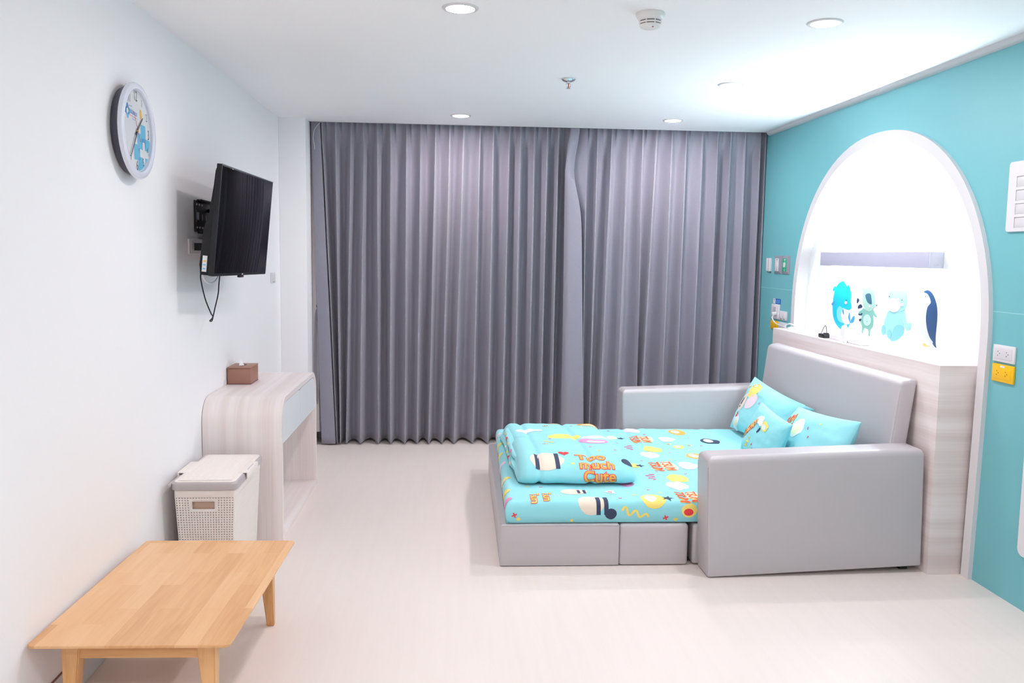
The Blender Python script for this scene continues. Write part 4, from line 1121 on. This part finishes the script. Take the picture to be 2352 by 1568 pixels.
lean = lambda p: Vector((p[0] + .118 * (p[2] - .3), p[1], p[2]))
m = MB(lambda p: lean((p[0], p[1], p[2] + .016 * (1 if p[2] > .9 else 0) * (p[0] - 2.23) / .09)))
m.loft(2.228, 2.318, 4.18, 6.03, rz(.06, .955, .026, .012, 6), .014, M['leather'], bulge=.008, ns=10)
for yq in (4.1815, 6.0285):
    seam_loop(m, [(2.2335, yq, .3 + .06 * k) for k in range(11)])
m.build('backrest', parent=e, ang=40)
RB_ = math.radians(-.75); bc = Vector((.256, 4.182, 0))
rot = lambda p: bc + Matrix.Rotation(RB_, 3, 'Z') @ (Vector(p) - bc)
m = MB(rot); m.loft(.256, .8655, 4.182, 6.05, rz(.003, .219, .014, .006), .008, M['leather'], bulge=.003, ns=10)
seam_loop(m, [(.2575, 4.1835, .012 + .03 * k) for k in range(7)]); seam_loop(m, [(.262 + .12 * k, 4.1828, .2135) for k in range(6)])
m.build('pull_out_base', parent=e, ang=40)
m = MB(rot); m.loft(.8665, 1.222, 4.184, 6.05, rz(.004, .217, .018, .008), .018, M['leather'], bulge=.004, ns=10); m.build('pull_out_base', parent=e, ang=40)
m = MB(rot); m.loft(1.246, 2.24, 4.186, 6.05, rz(.006, .214, .016, .01), .016, M['leather'], bulge=.003, ns=10); m.build('seat_base', parent=e, ang=40)
m = MB(rot); m.box(.30, 2.2, 4.25, 6.0, 0, .01, M['dark']); m.build('underframe', parent=e)

# ------------------------------------------------------------------ sheet over the mattress
SX0, SY0, SLX, SLY, SZ, SR = .288, 4.190, 1.93, 1.84, .334, .030
def drape(t, L, r=SR, far=True):
    def one(t):
        if t >= r: return t, 0.
        lim = r - r * PI / 2
        if t >= lim: a = (r - t) / r; return r - r * math.sin(a), r * (1 - math.cos(a))
        return 0., r + (lim - t)
    if t <= L / 2 or not far: return one(t)
    p, d = one(L - t); return L - p, d
def S_sheet(u, v, lift=0., raw=False):
    px, dx = drape(u, SLX, far=False); py, dy = drape(v, SLY)
    d = max(dx, dy)
    x = px; y = py
    top = max(0, 1 - d / .03)
    z = SZ - d
    z += top * (.0045 * noise.noise((x * 5, y * 4, 1.7)) + .0022 * noise.noise((x * 14, y * 9, 5.1)))
    for c, w_, a in ((.935, .018, .006), (1.045, .020, .005), (1.50, .020, .004)):
        z -= top * a * math.exp(-((x - c - .015 * math.sin(y * 2)) / w_) ** 2)
        z += top * .5 * a * math.exp(-((x - c - .03) / .02) ** 2)
    side = min(1, d / .05)
    bul = .006 * side * math.sin(min(1, d / .11) * PI) + .003 * side * noise.noise((x * 6 + 3, y * 6, z * 9))
    tuck = .010 * max(0, (d - .085) / .025)
    if dy >= dx and dy > 0: y += (-1 if v < SLY / 2 else 1) * (bul - tuck)
    if dx > dy or (dx > 0 and dx == dy): x -= bul - tuck
    X = SX0 + x + .046 * (y / SLY) * (1 - x / SLX); Y = SY0 + y - .006 * x
    P = Vector((X, Y, z))
    if raw: return P
    if lift:
        h = .004
        a = S_sheet(u + h, v, 0, True) - S_sheet(u - h, v, 0, True); b = S_sheet(u, v + h, 0, True) - S_sheet(u, v - h, 0, True)
        n = a.cross(b)
        if n.length > 1e-9: P = P + n.normalized() * lift
    return P
def tdrop(d):                                   # cloth coordinate for a point d below the mattress top
    lim = SR - SR * PI / 2
    return lim - (d - SR) if d > SR else SR - SR * math.acos(1 - d / SR)
t0 = tdrop(.112)
us = [t0 + (SR - t0) * k / 12 for k in range(12)] + [SR + (SLX - SR) * k / 220 for k in range(221)]
vs = [t0 + (SR - t0) * k / 12 for k in range(12)] + [SR + (SLY - 2 * SR) * k / 180 for k in range(181)] + [SLY - SR + (SR - t0) * k / 12 for k in range(1, 13)]
m = MB(); m.grid(lambda u, v: S_sheet(u, v), us, vs, M['sheet'])
D = Decals(m, S_sheet, .010)
q = lambda x, y: (x - SX0 - .046 * ((y - SY0) / SLY) * (1 - (x - SX0) / SLX), y - SY0)
sd = lambda x, z: (x - SX0, tdrop(SZ - z))      # on the near side face
dn = -PI / 2                                    # the print lies with its top towards the backrest
D.blob(q(1.298, 5.94), .075, 'lpink', 'white', .75, dn, 1); D.blob(q(1.61, 5.88), .085, 'orange', 'pyellow', .72, dn, 2)
D.cloud(q(1.471, 5.646), .085, 'white', dn); D.blob(q(1.10, 5.70), .06, 'pyellow', 'white', .75, dn, 3); D.star(q(1.165, 5.682), .032, 'navy')
D.tsum(q(1.293, 5.664), .085, dn); D.blob(q(1.764, 5.593), .088, 'navy', 'white', .72, dn, 4)
D.blob(q(1.309, 5.361), .082, 'yellow', None, .74, dn, 5); D.blob(q(1.254, 5.20), .082, 'lpink', 'white', .72, dn, 6)
D.tsum(q(1.261, 4.917), .088, dn); D.cloud(q(1.414, 4.915), .09, 'white', dn); D.blob(q(1.54, 5.168), .085, 'orange', 'pyellow', .74, dn, 7)
D.blob(q(1.09, 4.933), .055, 'yellow', None, .75, dn, 8); D.star(q(1.13, 4.93), .034, 'navy')
D.blob(q(1.285, 4.640), .085, 'yellow', None, .72, dn, 9); D.blob(q(1.238, 4.480), .085, 'lpink', 'white', .72, dn, 10)
D.blob(q(1.045, 4.232), .068, 'yellow', 'white', .95, dn, 11); D.star(q(1.122, 4.235), .036, 'navy')
D.tsum(q(1.235, 4.275), .072, dn); D.tsum(q(1.56, 4.55), .09, dn); D.cloud(q(1.75, 4.7), .09, 'white', dn); D.blob(q(1.82, 5.0), .085, 'yellow', None, .74, dn, 21)
D.blob(q(1.50, 5.42), .05, 'yellow', 'white', .7, dn, 22); D.bee(q(1.45, 5.50), .020, dn); D.bee(q(1.58, 5.46), .020, dn); D.bee(q(1.42, 4.62), .020, dn)
D.blob(q(.652, 4.37), .074, 'cream', None, .72, .15, 12); [D.poly(rect(*[q(x_, 4.37)[0] for x_ in (.672 + .03 * i_, .687 + .03 * i_)], *[q(.65, y_)[1] for y_ in (4.335, 4.405)]), 'navy', 1) for i_ in range(2)]
D.blob(q(.722, 4.205), .072, 'cream', None, .95, .15, 14); [D.poly(rect(q(x_, 4.2)[0], q(x_ + .022, 4.2)[0], -.055, .07), 'navy', 1) for x_ in (.745, .785)]
D.heart(q(.845, 4.359), .034, 'white', dn); D.heart(q(.845, 4.359), .020, 'red', dn)
D.word('Tsum', q(.500, 4.275), .062, dn); D.word('Tsum', q(.435, 4.262), .062, dn)
D.dots(q(.60, 4.30), 4, .020, .005, 2.2); D.dots(q(1.62, 5.30), 5, .022, .005, 1.2); D.dots(q(1.55, 5.95), 4, .02, .005, .4)
for x, y in ((1.057, 5.65), (1.114, 5.535), (.879, 4.25), (.488, 4.46), (1.20, 4.79), (1.36, 4.75), (1.40, 5.27), (1.64, 5.70), (1.17, 5.05), (1.06, 4.40)): D.ring(q(x, y), .0085, 'rose')
for x, y in ((1.038, 5.769), (1.126, 5.93), (1.36, 5.82), (1.66, 5.45), (1.02, 4.62)): D.cross(q(x, y), .012, 'rose')
for x, y in ((1.19, 5.83), (1.02, 5.45), (1.36, 5.08), (.96, 4.30), (1.11, 4.34), (.42, 4.48), (1.70, 5.15)): D.dot(q(x, y), .009, 'yellow')
D.squiggle(q(1.163, 5.394), .12, .008, 'rose', dn); D.squiggle(q(1.137, 4.665), .12, .008, 'rose', dn)
D.blob(q(.965, 4.528), .06, 'pink', None, .72, dn, 15)
D.squiggle(sd(.945, .273), .14, .012, 'yellow', -.25, .14); D.cross(sd(.327, .268), .014, 'red'); D.cross(sd(1.103, .249), .014, 'red')
D.dot(sd(.348, .247), .010, 'yellow'); D.dot(sd(1.155, .240), .011, 'yellow'); D.dot(sd(.62, .236), .009, 'yellow')
D.blob(sd(.82, .27), .030, 'navy', None, .95, 0, 16); D.blob(sd(1.225, .285), .04, 'yellow', 'red', .9, 0, 17)
lf = lambda y, d: (tdrop(d), y - SY0)           # on the left side face
for y, d, c_ in ((5.85, .03, 'lpink'), (5.55, .03, 'yellow'), (5.27, .05, 'yellow'), (5.02, .035, 'lpink'), (4.66, .03, 'yellow'), (4.42, .04, 'yellow'), (4.26, .03, 'pink')):
    D.blob(lf(y, d), .05 if c_ != 'yellow' or y > 5.3 else .055, c_, 'white' if y == 4.66 else None, .7, 0, int(y * 100))
D.word('Tsum', lf(5.42, .06), .05, PI / 2); D.word('Tsum', lf(4.86, .065), .05, PI / 2); D.word('Tsum', lf(4.55, .07), .05, PI / 2)
for y in (5.7, 5.15, 4.95, 4.35): D.ring(lf(y, .055), .008, 'rose')
o = m.build('fitted_sheet', ang=60)
tag(o, 'aqua fitted sheet with a bright children\'s print stretched over the bed mattress', 'bed sheet')

# ------------------------------------------------------------------ folded quilt at the foot of the bed
QX0, QX1 = .362, 1.005
def groove(x):
    return .011 * (math.exp(-((x - .475) / .016) ** 2) + math.exp(-((x - .755) / .016) ** 2))
def rpath(P, n=10): return spline([(0, a, b) for a, b in P], n)
B_PATH = rpath([(5.10, .430), (5.105, .452), (5.06, .470), (4.90, .478), (4.72, .474), (4.60, .462), (4.515, .432), (4.475, .390), (4.480, .357), (4.515, .340)])
B_CUM = [0]
for a, b in zip(B_PATH, B_PATH[1:]): B_CUM.append(B_CUM[-1] + (b - a).length)
def b_at(s_):
    s_ = max(0, min(s_, B_CUM[-1]))
    for i in range(len(B_CUM) - 1):
        if s_ <= B_CUM[i + 1]:
            k = (s_ - B_CUM[i]) / (B_CUM[i + 1] - B_CUM[i]); return B_PATH[i].lerp(B_PATH[i + 1], k), (B_PATH[i + 1] - B_PATH[i]).normalized()
    return B_PATH[-1], (B_PATH[-1] - B_PATH[-2]).normalized()
def endfall(x, e0=.06, e1=.09):
    k = 1.
    if x < QX0 + e0: k = math.sqrt(max(0, 1 - ((QX0 + e0 - x) / e0) ** 2))
    if x > QX1 - e1: k = min(k, math.sqrt(max(0, 1 - ((x - QX1 + e1) / e1) ** 2)))
    return k
def SQ(u, v, lift=0., raw=False):
    """front flap: u = x, v = arc length from the flap edge forward and down"""
    p, tg = b_at(v); nrm = Vector((0, tg.z, -tg.y))
    if nrm.z < 0 and v < .3: nrm = -nrm
    w_ = .006 * noise.noise((u * 6, v * 7, 2.2)) + .004 * noise.noise((u * 17, v * 9, 7.7)) - groove(u)
    c = Vector((0, 4.72, .372)); k = endfall(u)
    kk = .45 + .55 * k
    base = Vector((0, c.y + (p.y - c.y) * (.74 + .26 * k), c.z - .03 + (p.z - c.z + .03) * kk))
    base.z = max(base.z, SZ + .006)
    P = Vector((u + .012 * math.sin(3 * v), base.y, base.z)) + nrm * w_ * k
    P.y += -.035 * (u - .68)
    if raw: return P
    if lift:
        h = .004
        a = SQ(u + h, v, 0, True) - SQ(u - h, v, 0, True); b = SQ(u, v + h, 0, True) - SQ(u, v - h, 0, True)
        n = a.cross(b)
        if n.y > 0 and v > .35: n = -n
        if n.z < 0 and v <= .35: n = -n
        if n.length > 1e-9: P = P + n.normalized() * lift
    return P
def SA(u, v, lift=0., raw=False):
    """rear part of the quilt top: u = x, v = y"""
    k = endfall(u); f = 1.
    if v > 5.58: f = math.sqrt(max(0, 1 - ((v - 5.58) / .09) ** 2))
    z = SZ + .006 + (.107 + .010 * math.sin((v - 5.0) * 3)) * (.35 + .65 * k) * f
    z += (.006 * noise.noise((u * 6, v * 6, 4.2)) + .003 * noise.noise((u * 16, v * 12, 9.7)) - groove(u)) * k * f
    return Vector((u + .015 * math.sin((v - 4.7) * 4), v - .035 * (u - .68), z + lift))
UX = [QX0 + (QX1 - QX0) * (.5 - .5 * math.cos(PI * k / 110)) for k in range(111)]
e = empty('folded_quilt', (.68, 5.05, SZ), 'folded aqua children\'s-print quilt lying on the foot of the bed', 'quilt')
m = MB()
m.grid(lambda u, v: SA(u, v), UX, [5.0 + .67 * k / 70 for k in range(71)], M['sheet'])
zb = SZ + .004
for xx, cond in ((QX0, 1), (QX1, 0)):
    m.grid(lambda a, b, xx=xx: SA(xx, 5.0 + .67 * a).lerp(Vector((SA(xx, 5.0 + .67 * a).x, SA(xx, 5.0 + .67 * a).y, zb)), b) + Vector(((-.02 if cond else .02) * math.sin(PI * b), 0, 0)), [k / 30 for k in range(31)], [k / 6 for k in range(7)], M['sheet'])
D = Decals(m, SA, .010)
D.cloud((.50, 5.36), .085, 'white', .2); D.blob((.70, 5.60), .045, 'yellow', 'white', .6, 0, 41); D.bee((.66, 5.63), .022); D.bee((.76, 5.63), .02); D.bee((.63, 5.50), .022)
D.blob((.93, 5.55), .085, 'orange', 'pyellow', .55, 0, 42); D.dots((.86, 5.42), 5, .022, .005, 0.)
D.blob((.70, 5.19), .105, 'yellow', None, .6, 0, 43); D.blob((.88, 5.16), .085, 'lpink', 'white', .6, 0, 44)
D.ring((.80, 5.52), .009, 'rose'); D.dot((.60, 5.6), .009, 'yellow')
m.build('rear_fold', parent=e, ang=60)
m = MB()
VV = [B_CUM[-1] * k / 90 for k in range(91)]
m.grid(lambda u, v: SQ(u, v), UX, VV, M['sheet'])
for xx, sg in ((QX0, -1), (QX1, 1)):
    t = bmesh.new(); ring = [SQ(xx, v) for v in VV]
    c = t.verts.new(Vector((ring[30].x + sg * .02, 4.75, .40))); vs_ = [t.verts.new(p) for p in ring]
    for a, b in zip(vs_, vs_[1:]): t.faces.new([a, b, c])
    m.add(t, M['sheet'])
D = Decals(m, SQ, .010)
f2 = lambda x, back: (x, back)
D.squiggle((.585, .18), .06, .010, 'yellow', .5, .25); D.dots((.74, .13), 5, .020, .005, PI * 1.12)
D.blob((.85, .17), .092, 'pink', 'lpink', .72, PI, 45)
D.blob((.52, .56), .094, 'cream', None, .95, 0, 46); [D.poly(rect(x_, x_ + .024, .48, .64), 'navy', 1) for x_ in (.455, .565)]
D.heart((.625, .47), .034, 'red', PI); D.dot((.618, .465), .005, 'white'); D.dot((.634, .473), .005, 'white')
QT = lambda w, c, s_: (D.text(w, c, s_, 0, 'red', .055, 1, 1), D.text(w, c, s_, 0, 'orange', .02, 2, 1))
def flipped(w, c, s_):
    for col_, off_, lv in (('red', .06, 1), ('orange', .02, 2)):
        V, F = text2d(w, s_, off_); t = bmesh.new(); vs_ = [t.verts.new((c[0] + x, c[1] - y, 0)) for x, y in V]
        for fc in F:
            try: t.faces.new([vs_[i] for i in fc])
            except ValueError: pass
        D._lay(t, PM[col_], .0012 + .0004 * lv)
flipped('Too', (.765, .535), .095); flipped('much', (.79, .615), .088); flipped('Cute', (.80, .690), .088)
D.blob((.965, .57), .034, 'navy', None, .95, 0, 47)
for x, v in ((.54, .26), (.80, .33), (.93, .40), (.60, .09)): D.ring((x, v), .009, 'rose')
for x, v in ((.835, .40), (.66, .60), (.56, .24)): D.dot((x, v), .010, 'yellow')
m.build('front_fold', parent=e, ang=60)
m = MB()
for k, (z0_, z1_, dx) in enumerate(((.340, .374, .0), (.372, .407, .012), (.404, .44, .004))):
    def pill(a, b, z0_=z0_, z1_=z1_, dx=dx, k=k):
        an = PI * b; y = 4.74 + .86 * a
        r = (z1_ - z0_) / 2
        env = math.sqrt(max(0, 1 - (2 * a - 1) ** 8))
        return Vector((QX0 + .01 + dx - (.022 * math.sin(an) + .006 * noise.noise((y * 6, k, 3.))) * env + (.02 if b in (0, 1) else 0) + .035 * (1 - env), y, (z0_ + z1_) / 2 - r * (.3 + .7 * env) * math.cos(an) + .003 * noise.noise((y * 5, k * 3., 1.))))
    m.grid(pill, [i / 40 for i in range(41)], [i / 10 for i in range(11)], M['sheet'])
    Dp = Decals(m, lambda u, v, lift, pill=pill: pill(u, v) + Vector((-lift * 1.5, 0, 0)), .06)
    for a, c_ in ((.12, 'cream'), (.3, 'red'), (.45, 'yellow'), (.62, 'white'), (.8, 'pink')):
        a = (a + .13 * k) % .9 + .04
        Dp.poly(ell(a, .55, .035, .28, 16), c_)
m.build('side_fold', parent=e, ang=60)

# ------------------------------------------------------------------ pillows
def pillow(name, A, Bc, Cc, Dc, T, label, prints, seed, flange=0.):
    """corners: A lower left, B upper left, C upper right, D lower right as seen from the room"""
    A, Bc, Cc, Dc = map(Vector, (A, Bc, Cc, Dc))
    nrm = (Dc - A + Cc - Bc).cross(Bc - A + Cc - Dc).normalized()
    def SP(u, v, lift=0., side=1, raw=False):
        uu = u * (1 - .055 * (1 - v * v) * abs(u)); vv = v * (1 - .07 * (1 - u * u) * abs(v))
        a, b = (uu + 1) / 2, (vv + 1) / 2
        base = (A * (1 - a) + Dc * a) * (1 - b) + (Bc * (1 - a) + Cc * a) * b
        th = max(0, (1 - abs(u) ** 2.6)) * max(0, (1 - abs(v) ** 2.6))
        th = T * th ** .5
        w_ = .007 * noise.noise((u * 2.5 + seed, v * 2.5, 1.)) + .004 * noise.noise((u * 7, v * 6 + seed, 2.))
        edge = min(1, th / T * 2)
        P = base + nrm * (side * th + w_ * edge)
        return P + nrm * lift * side
    e = empty(name, (A + Dc) / 2, label, 'pillow', 'aqua printed pillows against the backrest')
    m = MB(); G = [-1 + 2 * (.5 - .5 * math.cos(PI * k / 40)) for k in range(41)]
    for sd_ in (1, -1): m.grid(lambda u, v, sd_=sd_: SP(u, v, 0, sd_), G, G, M['sheet'])
    W_, H_ = ((Dc - A).length + (Cc - Bc).length) / 4, ((Bc - A).length + (Cc - Dc).length) / 4
    D = Decals(m, lambda x, y, lift: SP(x / W_, y / H_, lift + .0006), .03)
    prints(D, W_, H_)
    m.build('cushion', parent=e, ang=60)
    if flange:
        m = MB()
        def fl_(a, b):
            v = -1 + 2 * a; p = SP(.97, v * .97, 0, 1); q_ = (Cc * (v + 1) / 2 + Dc * (1 - v) / 2) + (Cc - Bc).normalized() * flange - nrm * .03
            return p.lerp(q_, b) + nrm * (.012 * math.sin(a * 9 + seed) * b + .02 * math.sin(PI * b))
        m.grid(fl_, [k / 24 for k in range(25)], [k / 6 for k in range(7)], M['sheet'])
        o = m.build('pillowcase_flap', parent=e, ang=60); md = o.modifiers.new('t', 'SOLIDIFY'); md.thickness = .002
    return e
def pr1(D, W, Hh):
    r = -.95
    D.blob((-.47 * W, .60 * Hh), .075, 'yellow', None, .75, r + 1.2, 61); D.blob((-.68 * W, .05 * Hh), .070, 'cream', None, .78, r + 2.2, 62)
    D.poly(rect(-.76 * W, -.70 * W, -.16 * Hh, .22 * Hh), 'navy', 2); D.blob((-.62 * W, -.72 * Hh), .060, 'white', 'pyellow', .8, r + 2, 64)
    D.blob((-.33 * W, .22 * Hh), .080, 'lpink', None, .7, .6, 65); D.heart((-.66 * W, -.45 * Hh), .024, 'red', 1.2)
    D.bee((-.76 * W, .66 * Hh), .018, .8); D.bee((-.62 * W, .78 * Hh), .018, .8); D.blob((-.55 * W, .82 * Hh), .026, 'orange', 'white', .7, .4, 66)
    D.ring((.0, .3 * Hh), .008, 'rose'); D.ring((-.85 * W, -.2 * Hh), .008, 'rose'); D.squiggle((-.9 * W, -.05 * Hh), .07, .007, 'rose', 1.2); D.dot((-.8 * W, .4 * Hh), .007, 'yellow')
def pr2(D, W, Hh):
    D.word('Tsum', (-.58 * W, -.05 * Hh), .085, .75); D.word('Tsum', (-.42 * W, .22 * Hh), .07, .75)
    D.cloud((-.1 * W, .55 * Hh), .055, 'white', -.3); D.blob((.25 * W, .45 * Hh), .055, 'yellow', 'white', .6, -.2, 71); D.blob((.05 * W, .2 * Hh), .022, 'navy', None, .6, 1.2, 72)
    D.squiggle((-.3 * W, -.5 * Hh), .09, .009, 'yellow', 1.1); D.cross((.0, -.45 * Hh), .010, 'red'); D.ring((.12 * W, -.6 * Hh), .008, 'rose'); D.dot((-.1 * W, -.75 * Hh), .008, 'yellow')
def pr3(D, W, Hh):
    D.tsum((-.66 * W, .22 * Hh), .085, .3, False)
    D.blob((-.22 * W, .25 * Hh), .085, 'white', 'pyellow', .75, .3, 81); D.heart((-.38 * W, -.35 * Hh), .026, 'red', .3); D.squiggle((-.5 * W, -.5 * Hh), .10, .02, 'navy', .3, .1)
    D.ring((.1 * W, .35 * Hh), .008, 'rose'); D.cross((.22 * W, .1 * Hh), .010, 'rose'); D.dot((.35 * W, .6 * Hh), .008, 'yellow')
pillow('pillow', (2.03, 5.98, .352), (2.165, 5.885, .735), (2.215, 5.12, .665), (2.06, 5.20, .350), .075, 'tall printed aqua pillow standing in the far corner of the sofa bed', pr1, 3, .05)
pillow('pillow', (1.87, 5.285, .352), (1.945, 5.145, .680), (1.93, 4.62, .640), (1.86, 4.74, .345), .065, 'smaller printed aqua pillow in front, pointed corner up, between the other two', pr2, 11)
pillow('pillow', (2.00, 5.12, .352), (2.165, 5.10, .660), (2.13, 4.225, .735), (2.0, 4.235, .360), .085, 'long printed aqua pillow leaning on the backrest next to the near armrest', pr3, 17)

# ------------------------------------------------------------------ camera, world, colour management
cam = bpy.data.cameras.new('camera'); co = bpy.data.objects.new('camera', cam); COL.objects.link(co)
cam.sensor_width = 36.0; cam.lens = 30.0; cam.clip_start = .05; cam.clip_end = 60
cyaw, cpitch, croll = .07239, .1006, .01337
fw = Vector((math.sin(cyaw) * math.cos(cpitch), math.cos(cyaw) * math.cos(cpitch), -math.sin(cpitch)))
rt = Vector((math.cos(cyaw), -math.sin(cyaw), 0)); up = rt.cross(fw)
r2 = rt * math.cos(croll) + up * math.sin(croll); u2 = up * math.cos(croll) - rt * math.sin(croll)
mw = Matrix((r2, u2, -fw)).transposed().to_4x4(); mw.translation = Vector((0, 0, 1.5718))
co.matrix_world = mw
SC.camera = co
w = bpy.data.worlds.new('world'); SC.world = w; w.use_nodes = True
w.node_tree.nodes['Background'].inputs['Color'].default_value = (.75, .82, 1, 1)
w.node_tree.nodes['Background'].inputs['Strength'].default_value = .02
vs_ = SC.view_settings
vs_.view_transform = 'Standard'; vs_.look = 'None'; vs_.gamma = 1; vs_.exposure = .26; vs_.use_curve_mapping = False
cy = SC.cycles
cy.use_denoising = True; cy.max_bounces = 10; cy.diffuse_bounces = 6; cy.glossy_bounces = 4; cy.transparent_max_bounces = 8
cy.caustics_reflective = False; cy.caustics_refractive = False; cy.sample_clamp_indirect = 6
cy.use_adaptive_sampling = True; cy.adaptive_threshold = .02
